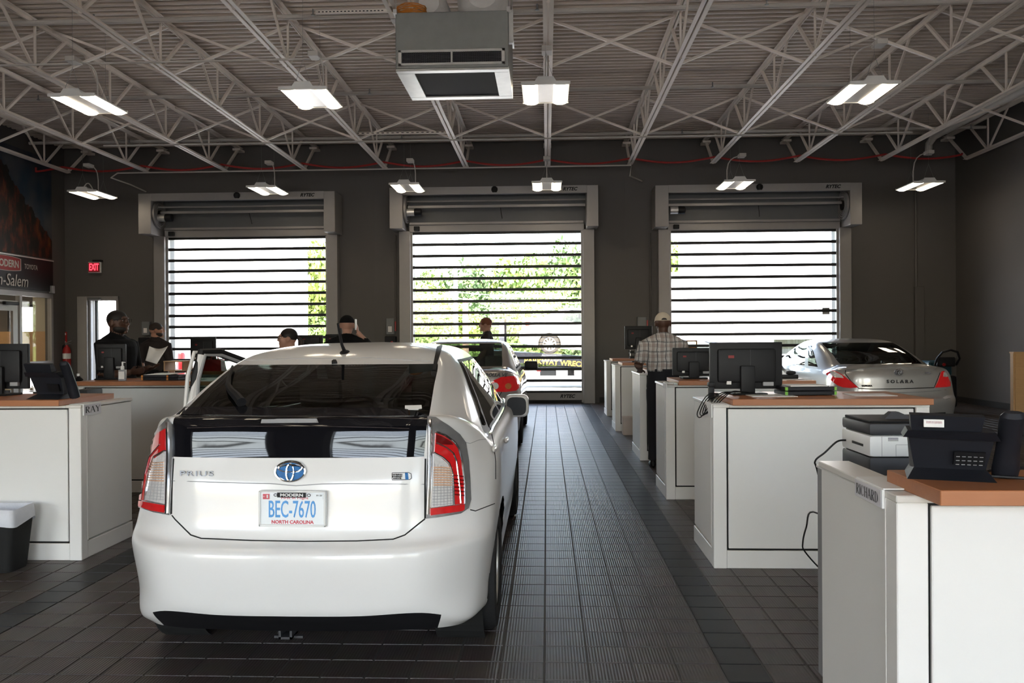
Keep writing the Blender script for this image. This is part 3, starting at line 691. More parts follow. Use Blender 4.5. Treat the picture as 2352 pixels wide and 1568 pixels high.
tag(boxo('photo_mural', (XL + .005, 12.2, sz1 + .06), (XL + .02, sy1, 5.75), mural_mat()), 'large autumn hillside photo print above the black banner sign', 'mural')
p = at_x(122, 665, XL + .08)
tag(boxo('wall_sensor', (XL + .005, p.y - .05, p.z - .09), (XL + .1, p.y + .05, p.z + .09), 'greyp', None, .01), 'small pale box at the lower end of the banner sign', 'sensor')
a = at(129, 400, WY - .08); b_ = at(129, 582, WY - .08)
pipe('drain_pipe', [(a.x, WY - .08, 5.9), (a.x, WY - .08, b_.z + .1), (a.x, WY - .08, b_.z + .03)], .035, M['wall'], 'grey pipe bending in the corner beside the mural', 'pipe')
# ------------------------------------------------------------------ exit sign, extinguisher, switch boxes
p = at(217, 614, WY - .08)
e_ = thing('exit_sign', 'lit red exit sign above the narrow glazed door', 'sign', (p.x, WY - .10, p.z))
boxo('case', (-.15, 0, -.13), (.15, .07, .13), M['white'], e_, .01)
boxo('bracket', (-.04, .0, .13), (.17, .09, .18), 'black', e_)
M['exit_red'] = mat('lit_red', (.5, .02, .02), .5, var=.02, emit=((1, .03, .05), 1.6))
M['exit_dim'] = mat('exit_face', (.10, .02, .02), .4, var=.02, emit=((1, .05, .08), .03))
boxo('face', (-.14, -.004, -.115), (.14, 0, .115), 'exit_dim', e_)
text('letters', 'EXIT', .225, 'exit_red', e_, (.0, -.008, 0), bold=.006, sx=.5)
p = at(147, 845, WY - .15)
x_ = thing('fire_extinguisher', 'red fire extinguisher hung on the wall beside the glass entrance', 'extinguisher', (p.x + .05, WY - .12, p.z - .02))
MB().lathe([(.001, 0), (.085, 0), (.092, .02), (.092, .42), (.07, .50), (.035, .54), (.035, .57), (.001, .57)], 20).build('cylinder', 'red', x_, True)
MB().lathe([(.0935, .24), (.0935, .37)], 20, None, False).build('instruction_band', 'paper', x_, True)
mb = MB(); mb.box((-.02, -.03, .57), (.02, .03, .61)); mb.bar((-.02, 0, .62), (.12, 0, .67), .03, .012); mb.bar((-.02, 0, .60), (.10, 0, .60), .03, .012); mb.build('valve_handle', 'galv', x_)
MB().tube([(-.03, 0, .59), (-.09, 0, .55), (-.105, 0, .40), (-.10, 0, .22)], .013, 7).build('hose', 'black', x_, True)
p0 = at(141, 795, WY - .01); p1 = at(154, 762, WY - .01)
s_ = thing('extinguisher_sign', 'red sign with white arrow over the fire extinguisher', 'sign', ((p0.x + p1.x)/2, WY - .02, p0.z))
sh = p1.z - p0.z; sw = (p1.x - p0.x)/2
boxo('plate', (-sw, 0, 0), (sw, .012, sh), 'red', s_)
MB().prism([(-.018, sh*.35), (.018, sh*.35), (.018, sh*.7), (-.018, sh*.7)], -.004, 0).prism([(-.045, sh*.34), (.045, sh*.34), (0, sh*.05)], -.004, 0).prism([(-sw*.7, sh*.78), (sw*.7, sh*.78), (sw*.7, sh*.92), (-sw*.7, sh*.92)], -.004, 0).build('arrow_mark', 'paper', s_)
for (u0, v0, u1, v1, dark, lb_) in ((326, 738, 344, 770, 0, 'grey switch box on the wall left of the left roll-up door'), (887, 730, 906, 768, 0, 'grey switch box left of the middle roll-up door'), (1464, 727, 1485, 770, 0, 'grey switch box on the wall left of the right roll-up door')):
    a = at(u0, v1, WY - .1); c = at(u1, v0, WY - .1)
    q = thing('switch_box', lb_, 'switch box', (0, WY, 0), group='electrical switch boxes')
    boxo('case', (a.x, -.12, a.z), (c.x, -.01, c.z), 'greybox', q, .012)
    boxo('label_plate', (a.x + .05, -.124, a.z + .06), (c.x - .06, -.119, a.z + .06 + (c.z - a.z)*.34), 'paper', q)
    boxo('lever', (c.x + .005, -.10, a.z + .08), (c.x + .035, -.06, c.z - .08), 'red', q)
for (u0, v0, u1, v1, lb_) in ((320, 775, 345, 830, 'black control box under the switch box by the left door'), (885, 772, 910, 800, 'black control box beside the middle roll-up door')):
    a = at(u0, v1, WY - .1); c = at(u1, v0, WY - .1)
    q = thing('control_box', lb_, 'control box', (0, WY, 0))
    boxo('case', (a.x, -.16, a.z), (c.x, -.01, c.z), 'black', q, .012); MB().lathe([(.001, 0), (.03, 0), (.03, .02), (.001, .02)], 12, Matrix.Translation((c.x - .09, -.16, (a.z + c.z)/2)) @ Matrix.Rotation(PI/2, 4, 'X')).build('push_button', 'red', q)
# ------------------------------------------------------------------ car builder
FR = [0, .14, .38, .62, .84, 1.0]
PW = [.99, 1, 1, 1, .995, .97]
def car_net(rows):
    net = []
    for R_ in rows:
        zr, rp, ws, zs, ya, yb, fr = R_
        pts = []
        for i, p in enumerate(rp):
            mz = (0, 0, 0, .12, .5)[i]; pts.append(Vector((p[0], p[1], p[2] if len(p) > 2 else zr + (zs - zr) * mz)))
        for k in range(6): pts.append(Vector((ws * PW[k], ya + (yb - ya) * FR[k], zs)))
        x11, y11, x12, y12, y13, y14, zf = fr
        pts += [Vector((x11, y11, (zs + zf)/2)), Vector((x12, y12, zf)), Vector((x12 * .5, y13, zf)), Vector((0, y14, zf))]
        net.append(pts)
    return net
def cr(p0, p1, p2, p3, t, k=.5):
    # centripetal spline through p1..p2
    d1 = max((p1-p0).length, 1e-5)**.5; d2 = max((p2-p1).length, 1e-5)**.5; d3 = max((p3-p2).length, 1e-5)**.5
    if d2 < .004: return p1.lerp(p2, t)
    if d1 < .004: d1 = d2; p0 = p1*2 - p2
    if d3 < .004: d3 = d2; p3 = p2*2 - p1
    m1 = ((p1-p0)/d1 - (p2-p0)/(d1+d2) + (p2-p1)/d2) * d2; m2 = ((p2-p1)/d2 - (p3-p1)/(d2+d3) + (p3-p2)/d3) * d2
    t2 = t*t; t3 = t2*t
    return p1*(2*t3 - 3*t2 + 1) + m1*(t3 - 2*t2 + t) + p2*(-2*t3 + 3*t2) + m2*(t3 - t2)
def cr_uniform(p0, p1, p2, p3, t, k=.5):
    m1 = (p2 - p0) * k; m2 = (p3 - p1) * k; t2 = t*t; t3 = t2*t
    return p1*(2*t3 - 3*t2 + 1) + m1*(t3 - 2*t2 + t) + p2*(-2*t3 + 3*t2) + m2*(t3 - t2)
class Surf:
    def __init__(s, net, kr=.42): s.net = net; s.I = len(net); s.J = len(net[0]); s.kr = kr
    def row(s, i, c):
        P = s.net[i]; J = s.J; j = min(int(c), J - 2); t = c - j
        mir = lambda q: Vector((-q.x, q.y, q.z))
        a = P[j-1] if j > 0 else mir(P[1]); d = P[j+2] if j + 2 < J else mir(P[J-2])
        return cr(a, P[j], P[j+1], d, t)
    def __call__(s, r, c):
        i = min(int(r), s.I - 2); t = r - i
        b, d = s.row(i, c), s.row(i+1, c); a = s.row(i-1, c) if i > 0 else b; e = s.row(i+2, c) if i + 2 < s.I else d
        return cr(a, b, d, e, t, s.kr)
def build_body(S, root, regions, paint, wheels, n=6, ra=.36, zw=.315):
    """regions: (name, mat, r0, r1, c0, c1); wheels: list of y; returns bvh in root space"""
    NR = (S.I - 1) * n + 1; NC = (S.J - 1) * n + 1
    G = {}
    for a in range(NR):
        for b in range(NC):
            p = S(a / n, b / n); G[(a, b, 1)] = p; G[(a, b, -1)] = Vector((-p.x, p.y, p.z))
    def region(rf, cf):
        for k, q in enumerate(regions):
            if q[2] <= rf <= q[3] and q[4] <= cf <= q[5]: return k
        return -1
    def inwheel(c): return any((c.y - yw)**2 + (c.z - zw)**2 < ra*ra for yw in wheels) and abs(c.x) > .45
    parts = {}; allv = []; allf = []
    keep = {}; drop = set(); kept = set()
    for a in range(NR - 1):
        for b in range(NC - 1):
            for s in (1, -1):
                ks = [(a, b, s), (a, b+1, s), (a+1, b+1, s), (a+1, b, s)]
                c = sum((G[k] for k in ks), Vector()) / 4
                if inwheel(c) and a / n < 7.9: drop.update(ks); continue
                kept.update(ks)
                rg = region((a + .5)/n, (b + .5)/n)
                side = rg >= 0 and regions[rg][4] > 1
                keep.setdefault((rg, s if side else 0), []).append(ks if s > 0 else ks[::-1])
    for k in drop & kept:
        p = G[k]; yw = min(wheels, key=lambda w_: abs(w_ - p.y)); d = Vector((0, p.y - yw, p.z - zw)); 
        if d.length > 1e-4: d = d.normalized() * ra; G[k] = Vector((p.x, yw + d.y, zw + d.z))
    objs = {}
    for (rg, s), fs in keep.items():
        idx = {}; vs_ = []; ff = []
        for q in fs:
            t = []
            for k in q:
                kk = (k[0], k[1], 0) if abs(G[k].x) < 1e-6 else k
                if kk not in idx: idx[kk] = len(vs_); vs_.append(G[k])
                if idx[kk] not in t: t.append(idx[kk])
            if len(t) > 2: ff.append(t)
        o0 = len(allv); allv += vs_; allf += [[i + o0 for i in q] for q in ff]
        mb = MB(); mb.add(vs_, ff)
        nm, mt = ('body', paint) if rg < 0 else regions[rg][:2]
        o = mb.build(nm, mt, root, 40, fix=False); objs[(nm, s)] = o
    return BVHTree.FromPolygons([tuple(v) for v in allv], allf), objs
def wheel(root, x, y, z, R, w, s, nsp=7, hub='galv_l'):
    """alloy wheel; s=+1 outer face toward +x"""
    o = link('wheel', None, root); o.location = (x, y, z); o.empty_display_size = .1
    mt = Matrix.Rotation(PI/2 * s, 4, 'Y'); h = w/2
    MB().lathe([(R*.66, -h*.9), (R*.80, -h), (R*.95, -h*.92), (R, -h*.6), (R, h*.6), (R*.95, h*.92), (R*.80, h), (R*.66, h*.9), (R*.64, 0), (R*.66, -h*.9)], 32, mt, False).build('tyre', 'rubber', o, True)
    mb = MB(); mb.lathe([(R*.66, h*.85), (R*.60, h*.8), (R*.58, h*.2), (R*.60, -h*.8), (R*.66, -h*.85)], 32, mt, False)
    mb.lathe([(.001, h*.5), (R*.16, h*.55), (R*.18, h*.2), (.001, h*.2)], 16, mt)
    for k in range(nsp):
        a = 2*PI*k/nsp; d = Vector((math.cos(a), math.sin(a), 0))
        mb.bar(mt @ (d * R*.12 + Vector((0, 0, h*.4))), mt @ (d * R*.62 + Vector((0, 0, h*.6))), R*.14, h*.35, up=mt @ Vector((0, 0, 1)))
    mb.build('rim', hub, o, True)
    MB().lathe([(.001, -h*.1), (R*.6, -h*.1)], 24, mt, False).build('brake_disc', 'darkgrey', o)
    return o
def cast(bvh, root_loc, u, v, Yg=None):
    o = CAM - root_loc; d = ray(u, v).normalized()
    h = bvh.ray_cast(o, d)
    if h[0] is None:
        h = bvh.find_nearest(o + d * ((Yg or 4) / d.y))
    n = h[1]
    if n.dot(d) > 0: n = -n
    return h[0], n
def patch(name, poly, bvh, root, m, off=.006, step=7, parent=None, smooth=True, Yg=None, dens=None):
    """part lying on the car skin whose outline is the polygon seen in the picture; a raised skin with a rim"""
    loc = root.location; pl = []
    k = len(poly)
    for i in range(k):
        a = Vector(poly[i]); b = Vector(poly[(i+1) % k]); m_ = max(1, int((b - a).length / step))
        pl += [a.lerp(b, j / m_) for j in range(m_)]
    nb = len(pl); xs = [p.x for p in pl]; ys = [p.y for p in pl]
    def inside(p):
        c = False
        for i in range(nb):
            a, b = pl[i], pl[i-1]
            if (a.y > p[1]) != (b.y > p[1]) and p[0] < (b.x - a.x) * (p[1] - a.y) / (b.y - a.y) + a.x: c = not c
        return c
    pts = list(pl); y = min(ys) + step * .5
    while y < max(ys):
        x = min(xs) + step * .5
        while x < max(xs):
            if inside((x, y)) and min((Vector((x, y)) - q).length for q in pl) > step * .45: pts.append(Vector((x, y)))
            x += step
        y += step
    V, E, Fc = delaunay_2d_cdt([tuple(p) for p in pts], [(i, (i+1) % nb) for i in range(nb)], [], 1, .01)[:3]
    top = []; bot = []
    for p in V:
        h, n = cast(bvh, loc, p[0], p[1], Yg); top.append(h + n * off); bot.append(h - n * .003)
    mb = MB(); mb.add(top, Fc)
    cnt = {}
    for f in Fc:
        for i in range(3):
            e = (f[i], f[(i+1) % 3]); cnt[tuple(sorted(e))] = cnt.get(tuple(sorted(e)), 0) + 1
    o = len(mb.v); bi = {}
    for e, c in cnt.items():
        if c == 1:
            for i in e:
                if i not in bi: bi[i] = len(mb.v); mb.v.append(tuple(bot[i]))
            mb.f.append((e[0], e[1], bi[e[1]], bi[e[0]])); mb.mi.append(0)
    return mb.build(name, m, parent or root, 50 if smooth else False)
def line(name, px, bvh, root, m, r=.003, off=0, n=5, parent=None, sub=4):
    pts = []
    for i in range(len(px) - 1):
        for j in range(sub): 
            q = Vector(px[i]).lerp(Vector(px[i+1]), j/sub); h, nn = cast(bvh, root.location, q.x, q.y); pts.append(h + nn * off)
    h, nn = cast(bvh, root.location, *px[-1]); pts.append(h + nn * off)
    return MB().tube(pts, r, n).build(name, m, parent or root, True)
def seat(root, x, y, m='seat', back=.62, w=.46, z0=.30):
    s = link('front_seat', None, root); s.location = (x, y, z0)
    MB().bbox((-w/2, 0, 0), (w/2, .5, .18), .05, 2).build('cushion', m, s, True)
    mb = MB(); mb.bbox((-w/2, -.07, 0), (w/2, .07, back), .05, 2); o = mb.build('backrest', m, s, True); o.location = (0, -.02, .12); o.rotation_euler = (math.radians(16), 0, 0)
    o = MB().bbox((-.14, -.05, 0), (.14, .05, .19), .045, 2).build('headrest', m, s, True); o.location = (0, -.22, back + .14); o.rotation_euler = (math.radians(10), 0, 0)
    return s
def cabin(root, yd, yf, yr, m='seat', dz=0.):
    for x in (-.37, .37): seat(root, x, yf, m, z0=.30 + dz)
    b = MB(); b.bbox((-.62, yr - .05, .32 + dz), (.62, yr + .45, .50 + dz), .05, 2); b.bbox((-.62, yr - .17, .40 + dz), (.62, yr, .92 + dz), .06, 2); b.build('rear_bench', m, root, True)
    for x in (-.38, .38): MB().bbox((x - .13, yr - .16, .94 + dz), (x + .13, yr - .07, 1.08 + dz), .035, 2).build('headrest', m, root, True)
    MB().bbox((-.70, yd, .45), (.70, yd + .45, .96), .08, 2).build('dashboard', 'interior', root, True)
    mt = Matrix.Translation((-.37, yd - .12, .90)) @ Matrix.Rotation(math.radians(65), 4, 'X')
    MB().tube([mt @ Vector((.18*math.cos(a), .18*math.sin(a), 0)) for a in [2*PI*i/20 for i in range(20)]], .015, 6, closed=True).build('steering_wheel', 'black', root, True)
    MB().bbox((-.12, yd + .02, 1.30 + dz), (.12, yd + .05, 1.37 + dz), .015, 2).build('rear_view_mirror', 'black', root)
    boxo('underbody', (-.66, .35, .17), (.66, yd + 1.0, .28), 'blackm', root)

# ------------------------------------------------------------------ white hatchback
PR = thing('hatchback_car', 'white hatchback with red and clear tail lamps and black spoiler, nearest car', 'car', (-1.118, 3.42, 0))
rows = [
 (.22,  [(0,.14),(.3,.15),(.55,.18),(.70,.30,.20),(.75,.45,.19)], .76, .18, .62, 3.75, (.70,4.0,.55,4.28,4.33,4.35,.20)),
 (.315, [(0,.05),(.3,.06),(.56,.11),(.742,.27,.245),(.795,.43,.235)], .82, .22, .62, 3.75, (.78,4.05,.60,4.36,4.43,4.45,.28)),
 (.385, [(0,.028),(.3,.038),(.57,.09),(.757,.28),(.812,.43)], .835, .34, .62, 3.75, (.80,4.08,.62,4.38,4.46,4.48,.40)),
 (.585, [(0,0),(.3,.012),(.58,.07),(.785,.27),(.838,.42)], .862, .55, .62, 3.75, (.81,4.05,.63,4.36,4.45,4.47,.55)),
 (.605, [(0,.018),(.3,.03),(.578,.085),(.782,.275),(.838,.42)], .866, .60, .62, 3.75, (.81,4.04,.63,4.34,4.43,4.45,.62)),
 (.640, [(0,.085),(.3,.095),(.562,.14),(.772,.30),(.836,.44)], .870, .68, .62, 3.72, (.80,4.0,.63,4.30,4.39,4.42,.68)),
 (.875, [(0,.125),(.3,.135),(.557,.175),(.748,.36),(.822,.50)], .868, .82, .64, 3.68, (.79,3.95,.62,4.15,4.28,4.32,.76)),
 (.98,  [(0,.16),(.3,.168),(.562,.20),(.728,.37),(.803,.52)], .858, .92, .66, 3.55, (.77,3.75,.58,3.9,4.0,4.05,.88)),
 (1.145,[(0,.200),(.3,.206),(.574,.240),(.695,.37),(.772,.53)], .835, .985, .68, 3.38, (.74,3.52,.56,3.62,3.70,3.72,.965)),
 (1.158,[(0,.25),(.3,.255),(.572,.30),(.668,.43),(.748,.57)], .805, 1.02, .74, 3.28, (.70,3.45,.52,3.55,3.62,3.64,.985)),
 (1.27, [(0,.535),(.28,.54),(.555,.585),(.615,.70),(.665,.83)], .71, 1.21, 1.0, 2.92, (.63,3.03,.47,3.10,3.15,3.17,1.20)),
 (1.372,[(0,.86),(.27,.865),(.533,.90),(.568,1.0),(.590,1.12)], .602, 1.385, 1.30, 2.50, (.55,2.57,.40,2.64,2.69,2.71,1.40)),
 (1.425,[(0,1.06),(.25,1.06),(.48,1.09),(.515,1.16),(.53,1.25)], .535, 1.435, 1.38, 2.40, (.49,2.44,.36,2.48,2.5,2.52,1.445)),
 (1.465,[(0,1.32),(.18,1.32),(.32,1.34),(.35,1.38),(.36,1.42)], .36, 1.472, 1.5, 2.25, (.33,2.27,.25,2.29,2.3,2.3,1.473)),
 (1.485,[(0,1.6),(0,1.61),(0,1.62),(0,1.63),(0,1.64)], 0, 1.485, 1.66, 2.15, (0,2.16,0,2.17,2.18,2.19,1.485))]
net_ = car_net(rows)
for r_ in net_:
    for p in r_: p.x *= 1.013
for r_ in net_[9:14]:
    for j_, k_ in ((8, .99), (9, .965), (10, .92), (11, .90), (12, .92)): r_[j_].x *= k_
SP = Surf(net_)
reg = [('rear_valance', 'black', 0, 1.0, 0, 2.4), ('rear_window', 'car_glass', 9.05, 10.95, 0, 2.0), ('spoiler_window', 'gloss_black', 7.0, 8.0, 0, 2.0), ('spoiler_lip', 'gloss_black', 8.0, 9.05, 0, 2.0),
       ('quarter_window', 'car_glass', 9.2, 10.9, 4.9, 5.35), ('rear_door_window', 'car_glass', 9.12, 10.9, 5.5, 7.2), ('front_door_window', 'car_glass', 9.12, 10.9, 7.4, 9.4),
       ('window_frame', 'black', 9.0, 11.0, 4.75, 9.7), ('windshield', 'car_glass', 9.1, 10.95, 10.5, 14)]
bv, PB = build_body(SP, PR, reg, 'paint_white', [.86, 3.56], n=8)
for yw in (.86, 3.56):
    for s in (-1, 1):
        wheel(PR, s * .765, yw, .315, .315, .195, s)
        MB().lathe([(.36, -.14), (.36, .10)], 40, Matrix.Translation((s*.70, yw, .315)) @ Matrix.Rotation(PI/2, 4, 'Y'), False).build('wheel_arch', 'blackm', PR)
cabin(PR, 3.0, 2.15, 1.15, 'interior')
def P_(name, poly, m, **k): return patch(name, poly, bv, PR, m, **k)
# tail lamps
RL = [(980.7,959),(999.6,960.7),(1029,978),(1053,997),(1067,1016),(1074,1060),(1077,1100),(1079,1147),(1073.7,1167),(1056,1179),(1010,1187),(977,1190.6),(979,1100),(981,1030)]
o = P_('tail_lamp', RL, 'lamp_case', off=.010); rl = o
z = lambda q: [(960 + x/5.807, 940 + y/5.807) for x, y in q]
P_('red_lens', z([(215,315),(330,360),(440,440),(500,520),(545,700),(585,1000),(590,1262),(470,1270),(445,1000),(430,850),(380,720),(290,640),(200,590)]), 'lens_red', off=.016, parent=rl, step=5)
P_('dark_lens', z([(215,330),(300,360),(410,430),(440,470),(220,465)]), 'lens_dred', off=.018, parent=rl, step=5)
P_('clear_lens', z([(190,590),(290,650),(375,730),(422,860),(430,1000),(438,1270),(160,1305),(170,1000)]), 'lens_clear', off=.016, parent=rl, step=5)
for k in range(8): line('amber_rib', z([(185, 775 + 33*k), (300, 775 + 33*k), (418, 785 + 32*k)]), bv, PR, 'lens_amber', .0035, .017, parent=rl)
for k in range(7): line('lamp_rib', z([(178 - k, 1040 + 38*k), (300, 1038 + 38*k), (432, 1036 + 36*k)]), bv, PR, 'greyp', .0012, .017, parent=rl)
for k in range(6): line('lamp_rib', z([(200 + 40*k, 720 + 14*k), (190 + 44*k, 1290 - 4*k)]), bv, PR, 'greyp', .0012, .017, parent=rl)
P_('reflector_strip', z([(150,1315),(590,1266),(592,1335),(560,1358),(150,1408)]), 'lens_red', off=.018, parent=rl, step=5)
for q in ([(215,300),(340,345),(450,430),(510,520),(550,690),(585,1000),(592,1260)], [(215,440),(350,510),(440,590),(480,700),(505,900),(530,1100),(540,1250)], [(190,575),(300,640),(385,720),(430,860),(440,1000),(450,1270)]):
    line('chrome_line', z(q), bv, PR, 'chrome', .004, .018, parent=rl)
line('chrome_line', [(986,965),(987,1000),(986,1080),(983,1180)], bv, PR, 'chrome', .007, .012, parent=rl)
for k in range(6): line('lamp_rib', z([(440, 880 + 50*k), (580, 900 + 50*k)]), bv, PR, 'lens_dred', .003, .018, parent=rl)
LL = [(388,962),(398,975),(399,1052),(396,1110),(393,1182),(357,1176),(322,1165),(326,1120),(336,1060),(350,1010),(368,982)]
ll = P_('tail_lamp', LL, 'lamp_case', off=.010)
P_('red_lens', [(385,985),(386,1033),(363,1048),(352,1078),(345,1120),(341,1150),(327,1148),(331,1105),(340,1060),(352,1020),(368,995)], 'lens_red', off=.016, parent=ll, step=5)
P_('clear_lens', [(386,1036),(385,1156),(341.7,1148),(347,1110),(352,1085),(361,1054)], 'lens_clear', off=.016, parent=ll, step=5)
for k in range(8): line('amber_rib', [(384, 1062 + 6*k), (354 - k*.7, 1064 + 5.6*k)], bv, PR, 'lens_amber', .0035, .017, parent=ll)
for k in range(6): line('lamp_rib', [(384, 1112 + 7*k), (345 - k*.3, 1111 + 6.5*k)], bv, PR, 'greyp', .0012, .017, parent=ll)
for k in range(4): line('lamp_rib', [(364 + 6*k, 1060), (352 + 8*k, 1148)], bv, PR, 'greyp', .0012, .017, parent=ll)
P_('reflector_strip', [(327,1150.5),(384,1159),(383,1176),(355,1172),(326,1163)], 'lens_red', off=.018, parent=ll, step=5)
for q in ([(386,1034),(363,1048),(352,1078),(344,1125),(341,1150)], [(376,1020),(352,1050),(342,1090),(335,1148)]): line('chrome_line', q, bv, PR, 'chrome', .004, .018, parent=ll)
line('chrome_line', [(389,970),(391,1052),(389,1110),(387,1178)], bv, PR, 'chrome', .007, .012, parent=ll)
# hatch lines
line('hatch_gap', [(395,1183),(402,1192),(438,1228),(462,1236),(580,1241),(700,1243),(820,1242),(903,1238),(930,1228),(962,1202),(976,1191)], bv, PR, 'gap', .0035)
line('hatch_crease', [(397,1104),(560,1109),(620,1110),(680,1115),(740,1111),(800,1110),(974,1112)], bv, PR, 'greyp', .0022)
line('hatch_gap', [(399,1053),(396,1105),(394,1180)], bv, PR, 'gap', .004); line('hatch_gap', [(977,1053),(976,1110),(976,1190)], bv, PR, 'gap', .004)
line('spoiler_edge', [(402,962),(560,957),(700,957),(850,959),(980,963)], bv, PR, 'darkchrome', .003, .002)
line('spoiler_edge', [(430,983),(560,979),(700,979),(850,981),(940,984)], bv, PR, 'darkchrome', .002, .001)
P_('high_brake_lamp', [(602,964),(728,963),(732,971),(600,972)], 'greyp', off=.006)
# emblem
h, nn = cast(bv, PR.location, 668, 1083)
em = link('emblem', None, PR); em.location = h + nn * .006; em.rotation_euler = (PI/2 + math.radians(-8), 0, 0); em.empty_display_size = .05
M['emblem_blue'] = mat('emblem_blue', (.03, .16, .42), .15, var=.3, scale=40, coat=1)
def ring(a, b, r, cx=0, cy=0, z=.004): return MB().tube([(cx + a*math.cos(t), cy + b*math.sin(t), z) for t in [2*PI*i/36 for i in range(36)]], r, 6, closed=True)
MB().prism([(.066*math.cos(2*PI*i/36), .043*math.sin(2*PI*i/36)) for i in range(36)], -.002, .003, 'Z').build('emblem_disc', 'emblem_blue', em)
ring(.066, .043, .0055).build('emblem_oval', 'chrome', em, True); ring(.052, .0155, .0042, 0, .0135, .006).build('emblem_oval', 'chrome', em, True); ring(.016, .036, .0042, 0, -.004, .007).build('emblem_oval', 'chrome', em, True)
def surf_text(nm, s, u, v, wpx, size, m, **k):
    h, n = cast(bv, PR.location, u, v); me = text_mesh(s, 1., depth=.003 / 1, **k)
    w = max(q.co.x for q in me.vertices) - min(q.co.x for q in me.vertices); W = wpx / F * (h.y + PR.location.y)
    for q in me.vertices: q.co.x *= W / w; q.co.y *= size; 
    me.materials.clear(); me.materials.append(M[m]); o = link(nm, me, PR); o.location = h + n * .005
    fl = Vector((n.x, n.y, 0)).normalized(); o.rotation_euler = (PI/2, 0, math.atan2(fl.x, -fl.y)); return o
surf_text('model_lettering', 'PRIUS', 453, 1088, 82, .032, 'darkchrome', bold=.005, space=1.15)
b_ = P_('drive_badge', [(901,1086),(938,1085),(944,1088),(945,1098),(941,1101),(901,1102)], 'white', off=.006, step=4)
line('badge_rim', [(901,1086),(938,1085),(944,1088),(945,1098),(941,1101),(901,1102),(901,1086)], bv, PR, 'darkgrey', .0015, .006, parent=b_)
P_('badge_wave', [(930,1086),(937,1086),(938,1101),(931,1101)], 'emblem_blue', off=.008, step=4, parent=b_)
for k, s in enumerate(('HYBRID', 'SYNERGY', 'DRIVE')): surf_text('badge_lettering', s, 913, 1089.5 + 4.2*k, 24 - (6 if k == 2 else 0), .0075, 'black', bold=.02).location += Vector((0, -.006, 0))
# number plate
h, nn = cast(bv, PR.location, 676, 1165); pw = 157 / F * (h.y + 3.42 - .02); ph = 83 / F * (h.y + 3.42 - .02)
pl_ = link('number_plate', None, PR); pl_.location = h + Vector((0, -.030, 0)); pl_.rotation_euler = (0, .006, 0); pl_.empty_display_size = .05
M['plate'] = mat('plate_white', (.84, .87, .89), .35, var=.04, scale=12)
M['plate_blue'] = mat('plate_blue', (.10, .34, .72), .4, var=.05); M['plate_red'] = mat('plate_red', (.62, .10, .13), .4, var=.05)
boxo('plate_sheet', (-pw/2, .004, -ph/2), (pw/2, .024, ph/2), 'plate', pl_, .004)
t = .008
for a, b in (((-pw/2, -ph/2), (pw/2, -ph/2 + t*1.2)), ((-pw/2, ph/2 - t*.8), (pw/2, ph/2)), ((-pw/2, -ph/2), (-pw/2 + t, ph/2)), ((pw/2 - t, -ph/2), (pw/2, ph/2))):
    boxo('plate_frame', (a[0], -.004, a[1]), (b[0], .004, b[1]), 'chrome' if False else 'white', pl_, .002)
boxo('frame_banner', (-.062*pw/.302 - .004, -.006, ph/2 - .027), (.066*pw/.302 - .004, -.002, ph/2 - .007), 'black', pl_)
def ptext(nm, s, size, m, x, z, W, y=-.001, **k):
    me = text_mesh(s, size, depth=.0012, **k); w = max(q.co.x for q in me.vertices) - min(q.co.x for q in me.vertices)
    for q in me.vertices: q.co.x *= W / w
    me.materials.clear(); me.materials.append(M[m]); o = link(nm, me, pl_); o.location = (x, y, z); o.rotation_euler = (PI/2, 0, 0); return o
ptext('frame_lettering', 'MODERN', .0175, 'white', .0, ph/2 - .017, .100, -.0075, bold=.0006)
ptext('plate_number', 'BEC-7670', .104, 'plate_blue', -.002, -.006, .212*pw/.302, .003, bold=.0006)
ptext('state_lettering', 'NORTH CAROLINA', .020, 'plate_red', 0, -ph/2 + .019, .185, .003, bold=.0006)
ptext('motto_lettering', 'First in Flight', .014, 'plate_red', .01, ph/2 - .031, .118, .003)
boxo('sticker', (-pw/2 + .018, -.0005, ph/2 - .036), (-pw/2 + .046, .003, ph/2 - .014), 'plate_red', pl_); boxo('sticker', (pw/2 - .044, -.0005, ph/2 - .036), (pw/2 - .012, .003, ph/2 - .013), 'plate', pl_)
ptext('sticker_lettering', '1', .020, 'white', -pw/2 + .038, ph/2 - .025, .006, -.001); ptext('sticker_lettering', '01-20', .009, 'black', pw/2 - .028, ph/2 - .019, .024, -.001)
for s in (-1, 1): ring(.007, .0055, .0013, s*.073, ph/2 - .018, 0).build('frame_emblem', 'black', pl_).rotation_euler = (PI/2, 0, 0)
ptext('sticker_lettering', 'NC', .008, 'white', -pw/2 + .024, ph/2 - .025, .007, -.001)
# roof: antenna, ditch moulding, wiper
h, nn = cast(bv, PR.location, 788, 812)
an = link('antenna', None, PR); an.location = h; an.empty_display_size = .05
MB().ellip((0, .05, 0), (.028, .07, .022), 12, 6).build('antenna_base', 'black', an, True)
MB().tube([(0, .03, .015), (-.004, -.01, .05), (-.010, -.07, .165)], [.011, .0085, .0065], 8).build('antenna_rod', 'black', an, True)
P_('roof_moulding', [(1003,797),(1018,790),(1008,822),(1000,850),(993,850),(998,822)], 'black', off=.003, step=5)
line('roof_seam', [(560,828),(680,823),(850,822),(990,830)], bv, PR, 'greyp', .0025)
P_('roof_camera', [(762,832),(766,829),(772,829),(775,835),(762,836)], 'black', off=.010, step=4)
wp = [(536,848),(528,872),(525,890),(532,905),(545,918),(556,932)]
MB().tube([cast(bv, PR.location, *q)[0] + cast(bv, PR.location, *q)[1] * .018 for q in wp], [.006, .010, .014, .018, .022, .024], 8).build('rear_wiper', 'black', PR, True)
